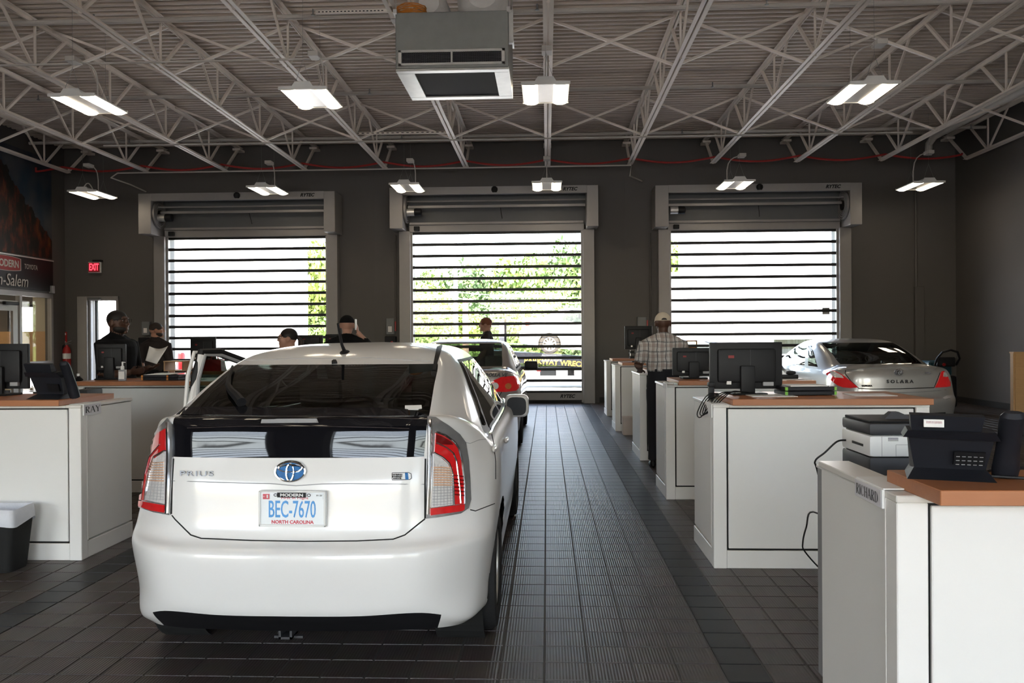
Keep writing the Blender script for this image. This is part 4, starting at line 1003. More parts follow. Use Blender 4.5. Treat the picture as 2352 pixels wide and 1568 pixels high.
P_('window_sticker', [(930,932),(968,931),(969,938),(962,939),(961,941),(938,941),(937,939),(930,938)], 'paper', off=.003, step=5)
P_('dark_window_band', [(405,952),(425,935),(560,934),(700,937),(860,936),(950,943),(985,955),(850,956),(560,954)], 'gloss_black', off=.002, step=14)
# flank: handles, chrome sill, door gaps
for u, v in ((1131, 1031), (1159, 1011)):
    h, nn = cast(bv, PR.location, u, v); o = MB().ellip((0, 0, 0), (.014, .09, .016), 10, 8).build('door_handle', 'paint_white', PR, True); o.location = h + nn * .012
for s in (-1, 1):
    MB().tube([Vector((s*(SP(8.95, 5 + 4.6*i/24).x + .004), SP(8.95, 5 + 4.6*i/24).y, SP(8.95, 5 + 4.6*i/24).z)) for i in range(25)], .009, 6).build('sill_trim', 'chrome', PR, True)
line('door_gap', [(1118,965),(1128,990),(1134,1020),(1138,1060),(1138,1100)], bv, PR, 'gap', .003)
line('body_crease', [(1066,1015),(1080,1018),(1100,1010),(1130,1006)], bv, PR, 'greyp', .0015)
line('bumper_gap', [(1080,1170),(1092,1173),(1110,1166),(1136,1156)], bv, PR, 'gap', .0025)
# door mirrors
for s in (-1, 1):
    o = link('door_mirror', None, PR); o.location = (s * .885, 2.72, 1.0); o.empty_display_size = .05
    MB().bbox((-.085, -.05, -.085), (.095, .09, .085), .055, 4).build('mirror_shell', 'paint_white', o, True)
    MB().prism([(.072*math.copysign(abs(math.cos(a))**.6, math.cos(a)) + .005, .068*math.copysign(abs(math.sin(a))**.6, math.sin(a))) for a in [2*PI*i/24 for i in range(24)]], -.054, -.046, 'Y').build('mirror_glass', 'navy', o)
    MB().bar((-.0 - s*.10, .02, -.06), (-s*.03, .02, -.05), .08, .05).build('mirror_arm', 'black', o)
    if s < 0: o.location = (-1.6, 1.9, 1.03); bpy.data.objects.remove(o.children[0]); [bpy.data.objects.remove(c) for c in list(o.children)]; bpy.data.objects.remove(o)
# open front door (left side)
dr = link('open_door', None, PR); dr.location = (-.85, 3.2, 0); dr.rotation_euler = (0, 0, math.radians(-31)); dr.empty_display_size = .1
dpoly = [(0,.30),(0,.98),(-.28,1.13),(-.62,1.32),(-.90,1.41),(-1.02,1.42),(-1.06,1.30),(-1.10,1.0),(-1.12,.55),(-1.06,.30)]
MB().prism([p for p in dpoly if p[1] < 1.01] , -.05, .05, 'X').build('door_panel', 'paint_white', dr)
wf = [(0,.98),(-.28,1.13),(-.62,1.33),(-.88,1.415),(-1.02,1.42),(-1.075,1.25),(-1.10,.99)]
for xx, r, m_ in ((.012, .032, 'black'), (-.035, .014, 'paint_white'), (.05, .012, 'greyp')):
    MB().tube([(xx, p[0] + (.03 if xx > 0 else 0), p[1] - (.02 if xx > .02 else 0)) for p in wf], r, 8).build('window_surround', m_, dr, True)
MB().prism([(-.05,.99),(-.3,1.11),(-.63,1.30),(-.88,1.385),(-1.0,1.39),(-1.05,1.25),(-1.07,.99)], -.003, .003, 'X').build('door_window', 'car_glass_l', dr)
MB().tube([(.02, -1.10, .99), (.02, -1.0, 1.40)], .028, 8).build('window_surround', 'paint_white', dr, True)
# below the bumper
hb = MB(); hb.tube([(-.52, .30, .245), (.52, .30, .245)], .035, 4); hb.build('tow_bar', 'black', PR)
x0 = at(660, 1447, 3.62).x - PR.location.x; z0 = at(660, 1447, 3.62).z
rc = MB()
for a, b in (((-.03, -.03), (.03, -.02)), ((-.03, .02), (.03, .03)), ((-.03, -.03), (-.02, .03)), ((.02, -.03), (.03, .03))): rc.box((x0 + a[0], .17, z0 + a[1]), (x0 + b[0], .34, z0 + b[1]))
rc.box((x0 - .055, .18, z0 + .035), (x0 + .055, .20, z0 + .05)); rc.box((x0 - .06, .2, z0 - .035), (x0 + .07, .22, z0 - .025)); rc.build('tow_receiver', 'darkgrey', PR)
p = at(723, 1431, 3.56) - PR.location; boxo('bar_sticker', p + Vector((-.02, -.004, -.012)), p + Vector((.02, 0, .012)), 'paper', PR)
text('bar_lettering', 'DrawTite', .022, 'white', PR, at(578, 1422, 3.555) - PR.location, bold=.0004)
MB().lathe([(.03, 0), (.035, 0), (.035, .22), (.03, .22)], 16, Matrix.Translation(at(908, 1424, 3.75) - PR.location) @ Matrix.Rotation(-PI/2, 4, 'X')).build('exhaust_pipe', 'galv', PR, True)
# ------------------------------------------------------------------ sedan ahead of the hatchback and silver coupe
def sedan_rows(sx=1., hz=1., deck=.62, L=4.5, win=(.70, 1.0, 1.30), round_=0.):
    k = L / 4.5; d0, d1, d2 = win
    def fr(x, a, b, c, d, e, z): return (x*sx, a*k, b*sx, c*k, d*k, e*k, z*hz)
    R_ = [
     (.24, [(0,.16),(.3,.17),(.55,.22),(.68,.34),(.72,.5)], .74, .18, .68, 3.75, fr(.68,4.0,.52,4.25,4.32,4.35,.2)),
     (.30, [(0,.05),(.3,.06),(.56,.12),(.73,.30),(.79,.46)], .80, .22, .68, 3.75, fr(.76,4.08,.58,4.36,4.44,4.46,.28)),
     (.38, [(0,.03),(.3,.04),(.57,.10),(.755,.28),(.81,.45)], .82, .34, .68, 3.75, fr(.78,4.1,.60,4.4,4.47,4.5,.40)),
     (.60, [(0,0),(.3,.012),(.58,.07),(.785,.26),(.83,.44)], .845, .55, .68, 3.75, fr(.79,4.08,.6,4.38,4.46,4.49,.56)),
     (.64, [(0,.02),(.3,.03),(.58,.085),(.785,.27),(.83,.44)], .848, .62, .68, 3.75, fr(.79,4.06,.6,4.35,4.43,4.46,.62)),
     (.68, [(0,.06),(.3,.07),(.57,.12),(.775,.29),(.83,.45)], .850, .70, .68, 3.72, fr(.78,4.0,.6,4.3,4.38,4.41,.68)),
     (.98, [(0,.085),(.3,.095),(.56,.145),(.73,.30),(.80,.48)], .835, .86, .70, 3.66, fr(.77,3.9,.58,4.1,4.2,4.24,.78)),
     (1.06,[(0,.13),(.3,.14),(.555,.19),(.70,.34),(.775,.52)], .815, .94, .74, 3.5, fr(.75,3.65,.56,3.8,3.9,3.94,.90)),
     (1.10,[(0,deck),(.3,deck),(.54,deck+.03),(.64,deck+.05),(.71,deck+.1)], .785, 1.0, deck+.25, 3.3, fr(.72,3.38,.54,3.5,3.56,3.58,.98)),
     (1.115,[(0,d0),(.3,d0),(.56,d0+.04),(.64,d0+.08),(.70,d0+.14)], .765, 1.04, d0+.30, 3.2, fr(.68,3.3,.5,3.42,3.5,3.52,1.0)),
     (1.29,[(0,d1),(.28,d1),(.545,d1+.03),(.60,d1+.08),(.64,d1+.14)], .68, 1.24, d1+.30, 2.85, fr(.62,2.9,.46,3.0,3.05,3.07,1.22)),
     (1.43,[(0,d2),(.27,d2),(.52,d2+.03),(.555,d2+.08),(.575,d2+.14)], .585, 1.41, d2+.26, 2.45, fr(.54,2.5,.4,2.56,2.62,2.64,1.42)),
     (1.465,[(0,d2+.16),(.25,d2+.16),(.45,d2+.18),(.48,d2+.2),(.50,d2+.24)], .51, 1.46, d2+.32, 2.35, fr(.48,2.38,.36,2.42,2.46,2.48,1.465)),
     (1.49,[(0,d2+.36),(.18,d2+.36),(.32,d2+.37),(.34,d2+.39),(.35,d2+.42)], .35, 1.488, d2+.46, 2.25, fr(.33,2.26,.25,2.28,2.3,2.3,1.488)),
     (1.50,[(0,d2+.5)]*5, 0, 1.50, d2+.55, 2.15, fr(0,2.16,0,2.17,2.18,2.19,1.50))]
    out = []
    for zr, rp, ws, zs, ya, yb, f in R_:
        out.append((zr*hz, [(p[0]*sx, p[1]*k) for p in rp], ws*sx, zs*hz, ya*k, yb*k, f))
    return car_net(out)
def side_px(bvh, root, px): return [cast(bvh, root.location, *q)[0] for q in px]
CO = thing('sedan_car', 'beige silver sedan with round red and amber tail lamps parked ahead of the white hatchback', 'car', (-1.19, 10.72, 0))
S2 = Surf(sedan_rows(1.0, 1.005))
reg2 = [('rear_window', 'car_glass_l', 9.05, 10.95, 0, 2.0), ('rear_door_window', 'car_glass_l', 9.12, 10.9, 5.15, 7.2), ('front_door_window', 'car_glass_l', 9.12, 10.9, 7.4, 9.3),
        ('window_frame', 'black', 9.0, 11.0, 5.0, 9.6), ('windshield', 'car_glass_l', 9.1, 10.95, 10.5, 14)]
bv2, _ = build_body(S2, CO, reg2, 'paint_beige', [.98, 3.58], n=5, ra=.35, zw=.31)
for yw in (.98, 3.58):
    for s in (-1, 1):
        wheel(CO, s * .745, yw, .31, .31, .19, s)
        MB().lathe([(.35, -.14), (.35, .09)], 30, Matrix.Translation((s*.69, yw, .31)) @ Matrix.Rotation(PI/2, 4, 'Y'), False).build('wheel_arch', 'blackm', CO)
cabin(CO, 2.95, 2.2, 1.2, 'seat')
def C_(name, poly, m, **k): return patch(name, poly, bv2, CO, m, step=k.pop('step', 4), Yg=11, **k)
tl_ = C_('tail_lamp', [(1126,884),(1134,873),(1150,866),(1170,864),(1186,864),(1192,876),(1192,890),(1184,897),(1160,900),(1135,899),(1126,893)], 'lens_red', off=.01)
def disc(u, v, r): return [(u + r*math.cos(2*PI*i/14), v + r*math.sin(2*PI*i/14)) for i in range(14)]
C_('reverse_lens', disc(1136.5, 886, 8), 'lens_clear', off=.016, parent=tl_, step=3); C_('amber_lens', disc(1166, 886.5, 7), 'lens_orange', off=.016, parent=tl_, step=3)
h1 = cast(bv2, CO.location, 1136, 886)[0]
# mirrored lamp on the hidden side
lm = []
for q in tl_.data.vertices: lm.append(Vector((-q.co.x, q.co.y, q.co.z)))
MB().add(lm, [list(p.vertices)[::-1] for p in tl_.data.polygons]).build('tail_lamp', 'lens_red', CO, 50)
line('trunk_gap', [(1164,842),(1160,862),(1152,900),(1143,915)], bv2, CO, 'gap', .005)
h, nn = cast(bv2, CO.location, 1134, 861); text('model_lettering', 'COROLLA VE', .062, 'darkgrey', CO, h + Vector((-.02, -.02, 0)), (PI/2, 0, .12), shear=.3, bold=.003, sx=1.05)
h = cast(bv2, CO.location, 1068, 777)[0]
MB().tube([h + Vector((0, .02, -.01)), h + Vector((0, 0, .07))], [.025, .008], 8).build('antenna_base', 'black', CO, True); MB().tube([h + Vector((0, 0, .06)), h + Vector((0, -.06, .24))], .004, 5).build('antenna_rod', 'black', CO)
for s in (-1, 1):
    o = link('door_mirror', None, CO); o.location = (s * .93, 2.75, 1.06); o.empty_display_size = .05
    MB().bbox((-.11, -.05, -.07), (.11, .07, .08), .04, 2).build('mirror_shell', 'black', o, True); MB().bar((-s*.20, .02, -.04), (-s*.08, .02, -.03), .06, .05).build('mirror_arm', 'black', o)
boxo('license_plate', (-.155, .06, .74), (.155, .085, .90), 'plate', CO, .003)
boxo('window_card', (.30, 3.02, 1.20), (.48, 3.03, 1.30), 'paper', CO)
# silver coupe
SO = thing('coupe_car', 'silver coupe with swept red tail lamps and rear lip spoiler by the right door', 'car', (4.94, 11.55, 0))
S3 = Surf(sedan_rows(1.06, .985, deck=.60, L=4.89, win=(.68, 1.12, 1.56)))
reg3 = [('rear_window', 'car_glass', 9.05, 10.95, 0, 2.0), ('quarter_window', 'car_glass', 9.15, 10.85, 5.2, 6.4), ('front_door_window', 'pane', 9.12, 10.9, 6.6, 9.3),
        ('window_frame', 'paint_silver', 9.0, 11.0, 5.0, 9.6), ('windshield', 'car_glass_l', 9.1, 10.95, 10.5, 14)]
bv3, _ = build_body(S3, SO, reg3, 'paint_silver', [1.06, 3.8], n=6, ra=.36, zw=.32)
for yw in (1.06, 3.8):
    for s in (-1, 1):
        wheel(SO, s * .79, yw, .32, .32, .2, s)
        MB().lathe([(.36, -.14), (.36, .09)], 30, Matrix.Translation((s*.73, yw, .32)) @ Matrix.Rotation(PI/2, 4, 'Y'), False).build('wheel_arch', 'blackm', SO)
cabin(SO, 3.15, 2.4, 1.45, 'interior')
def Q_(name, poly, m, **k): return patch(name, poly, bv3, SO, m, step=k.pop('step', 4), Yg=12, **k)
zz = lambda q: [(1750 + x/4.704, 730 + y/4.704) for x, y in q]
a = Q_('tail_lamp', zz([(668,572),(720,560),(800,578),(870,612),(920,650),(970,690),(1005,720),(1040,750),(960,756),(880,750),(820,728),(770,690),(720,635)]), 'lens_red', off=.012)
Q_('reverse_lens', zz([(740,575),(800,585),(870,620),(890,650),(800,645),(760,620)]), 'lens_clear', off=.018, parent=a, step=3)
b = Q_('tail_lamp', zz([(1938,578),(1960,575),(2000,630),(2030,700),(2030,738),(1990,745),(1868,752),(1900,690)]), 'lens_red', off=.012)
Q_('reverse_lens', zz([(1955,590),(1975,595),(1995,630),(1985,640),(1950,635)]), 'lens_clear', off=.018, parent=b, step=3)
Q_('lip_spoiler', zz([(915,545),(1000,535),(1200,520),(1400,512),(1600,515),(1800,530),(1885,548),(1870,562),(1700,552),(1450,545),(1200,550),(1000,565),(930,568)]), 'paint_silver', off=.030, step=6)
line('trunk_gap', zz([(905,565),(900,600),(960,680),(1050,762),(1200,768),(1500,765),(1860,752),(1925,590)]), bv3, SO, 'gap', .006)
line('bumper_crease', zz([(860,805),(1100,812),(1400,808),(1700,800),(1990,775)]), bv3, SO, 'greyp', .006)
Q_('corner_reflector', zz([(1950,870),(1985,840),(2050,838),(2035,868),(1975,878)]), 'lens_clear', off=.01, step=3)
Q_('lower_grille', zz([(1720,1030),(1980,1018),(1970,1075),(1720,1085)]), 'black', off=.008)
h, nn = cast(bv3, SO.location, 2063, 855)
em = link('emblem', None, SO); em.location = h + nn * .012; em.rotation_euler = (PI/2, 0, 0); em.empty_display_size = .05
MB().prism([(.062*math.cos(2*PI*i/24), .043*math.sin(2*PI*i/24)) for i in range(24)], -.002, .003, 'Z').build('emblem_disc', 'darkchrome', em)
ring(.062, .043, .006).build('emblem_oval', 'chrome', em, True); ring(.045, .016, .005, 0, .01, .006).build('emblem_oval', 'chrome', em, True); ring(.016, .034, .005, 0, -.003, .007).build('emblem_oval', 'chrome', em, True)
h, nn = cast(bv3, SO.location, 2066, 876); text('model_lettering', 'S O L A R A', .062, 'darkgrey', SO, h + Vector((0, -.018, 0)), sx=1.15, bold=.002)
h, nn = cast(bv3, SO.location, 1990, 886); text('maker_lettering', 'TOYOTA', .035, 'black', SO, h + Vector((0, -.02, 0)), bold=.002)
h, nn = cast(bv3, SO.location, 2131, 856); boxo('trim_badge', h + Vector((-.04, -.012, -.012)), h + Vector((.04, -.004, .012)), 'darkchrome', SO)
for s in (-1, 1):
    o = link('door_mirror', None, SO); o.location = (s * 1.0, 3.0, 1.02); o.empty_display_size = .05
    MB().bbox((-.11, -.05, -.07), (.11, .07, .07), .04, 2).build('mirror_shell', 'paint_silver', o, True); MB().bar((-s*.20, .02, -.04), (-s*.08, .02, -.03), .06, .05).build('mirror_arm', 'black', o)
# ------------------------------------------------------------------ outside
M['concrete'] = mat('sunlit_concrete', (.50, .49, .46), .85, var=.08, scale=.6)
M['stucco'] = mat('white_stucco', (.80, .79, .77), .8, var=.03, scale=2)
g = MB(); 
for a, b, c, d in ((-60, 60, WY + .25, 70), (-60, 60, -45, YB - .25), (-60, -15.4, YB - .25, WY + .25), (XR + .3, 60, YB - .25, WY + .25)): g.box((a, c, -.4), (b, d, -.02))
struct(g.build('ground', 'concrete'))
def building(name, x0, x1, y0, y1, h, label, wins=()):
    b = thing(name, label, 'building', ((x0+x1)/2, y0, -.02)); w = (x1-x0)/2
    boxo('wall', (-w, 0, 0), (w, y1-y0, h), 'stucco', b); boxo('roof_edge', (-w - .1, -.1, h), (w + .1, y1-y0+.1, h + .25), 'stucco', b)
    for (a, c, d, e) in wins:
        f = boxo('window', (a, -.03, c), (d, .0, e), 'greyp', b); boxo('pane', (a+.06, -.04, c+.06), (d-.06, -.03, e-.06), 'car_glass_l', f)
    return b
x1 = at(707, 650, 33).x
building('service_building', x1 - 22, x1, 31, 33, 8.5, 'tall white building filling the view through the left roll-up door')
x0 = at(1655, 650, 38).x
building('warehouse', x0, x0 + 24, 38, 50, 9.5, 'white building beyond the right roll-up door', [(9.2, 2.4, 10.2, 3.2)])
x0 = at(1535, 700, 33).x
building('low_white_store', x0, x0 + 7, 33, 36, 3.9, 'low white store standing in front of the white building on the right', [(.6, .8, 2.8, 1.5)])
M['grass'] = mat('slope_greenery', (.12, .17, .05), .9, var=.5, scale=.8, bump=.6, bscale=3)
mb = MB(); ys_ = [44, 48, 52, 56, 60, 64, 68]; n_ = 25
mb.rings([[Vector((-26 + 2*i, y, -.1 + (y - 44)*.26 + .5*math.sin(i*.9 + y) )) for i in range(n_)] for y in ys_], False, False)
struct(mb.build('ground_slope', 'grass', None, True, fix=False))
# trees on the slope
M['leaf'] = [mat('leaf_%s' % n_, c, .7, var=.35, scale=1.2) for n_, c in (('yellow_green', (.30, .37, .09)), ('mid_green', (.20, .29, .08)), ('dark_green', (.13, .20, .075)))]
M['bark'] = mat('bark', (.12, .09, .07), .9, var=.2)
def leaf_mesh(seed, n=1500):
    rnd = random.Random(seed); mb = MB(); bl = []
    for i in range(16):
        a = rnd.uniform(0, 2*PI); r = rnd.uniform(0, .62); bl.append((Vector((r*math.cos(a), r*math.sin(a), rnd.uniform(.25, .92))), rnd.uniform(.22, .40)))
    for i in range(n):
        c, r = rnd.choice(bl); d = Vector((rnd.gauss(0, 1), rnd.gauss(0, 1), rnd.gauss(0, 1))).normalized(); p = c + d * r * rnd.uniform(.75, 1.0)
        u_ = Vector((rnd.gauss(0, 1), rnd.gauss(0, 1), rnd.gauss(0, 1))).normalized(); w = u_.cross(d)
        if w.length < .1: continue
        w.normalize(); s = rnd.uniform(.016, .036); u2 = w.cross(u_)
        mb.add([p - w*s, p + u_*s*1.4, p + w*s, p - u_*s*1.4], [(0, 1, 2, 3)])
    return mb
LM = []
for k in range(3):
    me = leaf_mesh(k + 3, 7000).mesh('foliage'); LM.append(me)
tr_mb = MB().tube([(0, 0, 0), (.02, 0, .3), (0, .02, .6)], [.05, .035, .015], 8)
def tree(u, v, Y, h, w, k, label):
    p = at(u, v, Y); t = thing('tree', label, 'tree', (p.x, Y, -.02), group='trees on the slope outside')
    me = LM[k % 3].copy(); me.materials.append(M['leaf'][k % 3]); o = link('foliage', me, t); o.scale = (w, w, h); o['kind'] = 'stuff'; o.rotation_euler = (0, 0, k * 1.3)
    me2 = tr_mb.mesh('trunk'); me2.materials.append(M['bark']); o = link('trunk', me2, t); o.scale = (w*.8, w*.8, h)
    return t
spec = [(730, 560, 50, 'tree seen through the right edge of the left roll-up door'), (690, 600, 52, 'tree behind the edge of the tall white building'),
 (930, 660, 48, 'leftmost tree seen through the middle roll-up door'), (1000, 625, 52, 'tree left of the utility pole'), (1085, 622, 49, 'tree right of the utility pole'), (1165, 600, 53, 'tree above the red haired man'),
 (1235, 585, 50, 'tree above the white car on the tow truck'), (1310, 575, 52, 'rightmost tree seen through the middle roll-up door'), (1400, 570, 50, 'tree behind the wall between the middle and right doors'), (1490, 575, 54, 'tree left of the right roll-up door'), (1570, 560, 54.5, 'tree at the left edge of the right roll-up door'), (1625, 590, 56, 'tree against the white building on the right')]
for k, (u, v, Y, lb_) in enumerate(spec):
    h = (at(u, v, Y).z + .3) / 1.2; tree(u, v, Y, h, 3.6, (0, 1, 0, 1, 2, 0, 1, 2, 1, 0, 1, 0)[k], lb_)
lows = [(960, 720, 40), (1040, 722, 41), (1110, 715, 43), (1190, 712, 42), (1270, 705, 44), (1340, 700, 42), (745, 730, 48.5), (1000, 690, 44), (1150, 685, 45), (1250, 670, 46)]
for k, (u, v, Y) in enumerate(lows):
    h = (at(u, v, Y).z + .3) / 1.15; p = at(u, v, Y)
    t = thing('shrub', 'low green shrub on the slope, %s from the left' % ordn[k], 'shrub', (p.x, Y, -.02), group='shrubs on the slope outside')
    me = LM[(k + 1) % 3].copy(); me.materials.append(M['leaf'][(k*2 + 1) % 3]); o = link('foliage', me, t); o.scale = (2.6, 2.2, h); o['kind'] = 'stuff'
    me2 = tr_mb.mesh('trunk'); me2.materials.append(M['bark']); o = link('trunk', me2, t); o.scale = (1.5, 1.5, h)
M['poleb'] = mat('red_brown_pole', (.45, .22, .16), .8, var=.1)
p = at(1069, 690, 38); tag(MB().tube([(p.x, 38, -.02), (p.x, 38, p.z + .1)], [.16, .13], 10).build('utility_post', 'poleb', None, True), 'reddish brown post outside the middle door', 'post')
p = at(1046, 580, 40); t = thing('light_pole', 'tall pale pole with wires outside the middle door', 'pole', (p.x, 40, -.02))
MB().tube([(0, 0, 0), (0, 0, p.z + .5)], [.14, .09], 10).build('pole', 'stucco', t, True)
for k in range(5): MB().tube(arc_pts((-3.6, 0, 4.3 - k*.62 + k % 2 * .4), (11.5, 2, 3.9 - k*.55), -.5, 14), .018, 4).build('wire', 'stucco', t)
for k, (u, lb_) in enumerate(((416, 'red bollard outside the left roll-up door'),)):
    p = at(u, 808, 23); bo = thing('bollard', lb_, 'bollard', (p.x, 23, -.02))
    MB().lathe([(.001, 0), (.11, 0), (.11, p.z - .05), (.08, p.z), (.001, p.z + .02)], 16).build('post', 'red', bo, True)
# white saloon riding on a tow truck
def small_car(name, label, loc, rot, paint, parent=None):
    c = thing(name, label, 'car', loc); c.rotation_euler = rot
    S = Surf(sedan_rows(1.0, 1.0)); build_body(S, c, [('rear_window', 'car_glass_l', 9.05, 10.95, 0, 2.0), ('side_window', 'car_glass_l', 9.12, 10.9, 5.15, 9.3), ('windshield', 'car_glass_l', 9.1, 10.95, 10.5, 14)], paint, [.98, 3.58], n=3, ra=.35, zw=.31)
    for yw in (.98, 3.58):
        for s in (-1, 1): wheel(c, s*.745, yw, .31, .31, .19, s, 10)
    boxo('underbody', (-.66, .35, .2), (.66, 4.1, .9), 'interior', c)
    for s in (-1, 1): MB().bbox((s*.70 - .12, .18, .82), (s*.70 + .12, .34, .98), .03).build('tail_lamp', 'lens_red', c)
    return c
YT = 26.0
pw_ = at(1262, 790, YT)
tt = thing('tow_truck', 'black flatbed tow truck with yellow lettering outside the middle door', 'tow truck', (pw_.x, YT, 0)); tt.rotation_euler = (0, 0, 0)
sl = .075
def bedz(x): return 1.02 - sl * (x)
mb = MB(); mb.hexa([(-1.9, -.95, bedz(-1.9) - .32), (6, -.95, bedz(6) - .32), (6, .95, bedz(6) - .32), (-1.9, .95, bedz(-1.9) - .32), (-1.9, -.95, bedz(-1.9)), (6, -.95, bedz(6)), (6, .95, bedz(6)), (-1.9, .95, bedz(-1.9))]); mb.build('bed', 'navy', tt)
boxo('chassis', (-.3, -.5, .35), (6, .5, .62), 'black', tt)
for x in (1.3, 2.4): wheel(tt, x, -.85, .42, .42, .24, -1).rotation_euler = (0, 0, -PI/2 + PI/2)
for x, m_ in ((.2, 'stucco'), (.75, 'galv_l'), (3.2, 'stucco')): MB().bbox((x, -.96, .36), (x + .35, -.7, .60), .04, 2).build('tool_box', m_, tt)
M['yellow'] = mat('yellow_lettering', (.75, .42, .04), .5, var=.05)
o = text('side_lettering', 'PARKWAY WRECKER SERVICE', .22, 'yellow', tt, (-.78, -.957, bedz(.6) - .13), align='LEFT', bold=.004); o.rotation_euler = (PI/2, math.atan(sl), 0)
boxo('tail_light', (-.4, -.97, .5), (-.28, -.9, .58), 'red', tt)
c = small_car('saloon_car', 'white saloon carried on the tow truck bed', (pw_.x - 1.0, YT, bedz(-1.0) + .0), (0, 0, -PI/2), 'stucco')
c.rotation_mode = 'ZYX'; c.rotation_euler = (-math.atan(sl), 0, -PI/2); c.rotation_mode = 'XYZ'
c.matrix_world = Matrix.Translation((pw_.x - 1.0, YT, bedz(-1.0) + .01)) @ Matrix.Rotation(math.atan(sl), 4, 'Y') @ Matrix.Rotation(-PI/2, 4, 'Z')
M['paint_blue'] = mat('pale_blue_paint', (.30, .36, .50), .3, .2, var=.02, coat=1)
p = at(1545, 770, 29); small_car('parked_car', 'pale blue car parked beyond the right roll-up door', (p.x - 1.2, 29, -.02), (0, 0, -PI/2), 'paint_blue')
p = at(250, 770, 27); small_car('parked_car', 'dark car parked outside the narrow exit door', (p.x - 2.2, 27, -.02), (0, 0, -PI/2), 'navy')
p = at(30, 760, 25); small_car('parked_car', 'white car parked outside the lobby window', (p.x - 2.5, 25, -.02), (0, 0, -PI/2), 'stucco')
p = at(1155, 735, 22.5); t = thing('sign_post', 'grey and black post left of the white car on the tow truck', 'post', (p.x - .1, 22.5, -.02))
boxo('panel', (0, -.03, 0), (.14, .03, p.z), 'greyp', t); boxo('edge', (.14, -.04, 0), (.20, .04, p.z + .05), 'black', t)
p0 = at(1567, 800, WY - .12); p1 = at(1602, 781, WY - .12)
t = thing('window_notice', 'orange outlined notice on the right roll-up door', 'notice', (0, WY - .085, 0))
for q in (((p0.x, p0.z), (p1.x, p0.z + .03)), ((p0.x, p1.z - .03), (p1.x, p1.z)), ((p0.x, p0.z), (p0.x + .03, p1.z)), ((p1.x - .03, p0.z), (p1.x, p1.z))): boxo('border', (q[0][0], 0, q[0][1]), (q[1][0], .004, q[1][1]), 'orange', t)
p0 = at(1890, 722, WY - .12); p1 = at(1907, 706, WY - .12)
tag(boxo('window_sticker', (p0.x, WY - .085, p0.z), (p1.x, WY - .08, p1.z), 'greyp'), 'small grey sticker near the right edge of the right door', 'sticker')
# ------------------------------------------------------------------ service desks
def desk(label, X0, Y0, Wd, s, depth=.74, card=None, topz=1.065, wood_in=.11, wy=None):
    t = thing('service_desk', label, 'desk', (X0, Y0, 0), group='white service desks with wooden tops')
    def bx(nm, a, b, m, r=.003, par=t):
        xa, xb = sorted((s*a[0], s*b[0])); return boxo(nm, (xa, a[1], a[2]), (xb, b[1], b[2]), m, par, r)
    H = topz - .02
    bx('corner_post', (0, 0, 0), (.085, .075, H), 'white_post')
    bx('side_panel', (.008, .078, .125), (.085, depth, H - .005), 'white_panel')
    bx('side_base', (.002, .078, 0), (.085, depth, .115), 'white_post')
    bx('side_trim', (-.001, .075, .125), (.006, .085, H), 'white_post', 0)
    bx('side_cap', (-.002, -.002, H), (.105, depth + .002, topz), 'cap')
    bx('front_gap', (.085, .02, .0), (Wd - .085, .05, H), 'gap', 0)
    bx('front_panel', (.098, .008, .128), (Wd - .098, .03, H - .01), 'white_panel')
    bx('front_base', (.086, .004, 0), (Wd - .086, .03, .115), 'white_post')
    bx('corner_post', (Wd - .085, 0, 0), (Wd, .075, H), 'white_post')
    bx('side_panel', (Wd - .085, .078, 0), (Wd - .008, depth, H), 'white_panel')
    bx('front_rail', (.105, -.002, H), (Wd, .07, topz - .002), 'white_post')
    wy = wy or (-.07, depth - .06)
    bx('worktop', (wood_in, wy[0], topz), (Wd - .005, wy[1], topz + .04), 'wood', .002)
    return t
def name_card(desk_o, X, s, px, name, label_cat='card'):
    """clear holder with a printed card, hung over the desk's end panel; px = two opposite corners in the picture"""
    a = at_x(*px[0], X); b = at_x(*px[1], X); y0, y1 = sorted((a.y, b.y)); z0, z1 = sorted((a.z, b.z))
    t = thing('name_card', ('paper name card reading %s hung on the desk end' % name) if name else 'blank pale name card on the end of the third right desk', 'name card', (X, (y0+y1)/2, (z0+z1)/2))
    w = (y1-y0)/2; h = (z1-z0)/2
    boxo('holder', (-.004*1, -w, -h), (.004, w, h), 'white', t, .001)
    q = -s * .005
    boxo('card', (min(q, q - s*.001), -w*.96, -h*.92), (max(q, q - s*.001), w*.96, h*.92), 'cardp', t)
    xx = sorted((0, s*.10)); boxo('hook', (xx[0], -w, h), (xx[1], w, h + .004), 'white', t)
    boxo('hook', (xx[0] if s < 0 else xx[1] - .004, -w, h - .02), (xx[0] + .004 if s < 0 else xx[1], w, h + .004), 'white', t)
    if name:
        mt = Matrix(((0, 0, -1, 0), (-1, 0, 0, 0), (0, 1, 0, 0), (0, 0, 0, 1))) if s > 0 else Matrix(((0, 0, 1, 0), (1, 0, 0, 0), (0, 1, 0, 0), (0, 0, 0, 1)))
        mt = Matrix.Translation((q - s*.0025, 0, 0)) @ mt
        serif_text('card_lettering', name, h*1.15, (w*1.7) / (h*1.15*len(name)*.66), 'black', t, mt)
    return t
pA = on_floor(2048, 1138, 1.065); pB = on_floor(1890, 1058, 1.065); X1d = (pA.x + pB.x)/2
desk('white desk with a RICHARD card in the right foreground', X1d, pA.y, 1.5, 1, depth=pB.y - pA.y, wood_in=on_floor(2160, 1126, 1.105).x - X1d, wy=(on_floor(2160, 1126, 1.105).y - pA.y, on_floor(2038, 1081, 1.105).y - pA.y + .02))
name_card(None, X1d - .006, 1, ((1967, 1097), (2029, 1168)), 'RICHARD')
desk('white desk carrying the large monitor, second on the right', 1.078, 5.375, 1.38, 1)
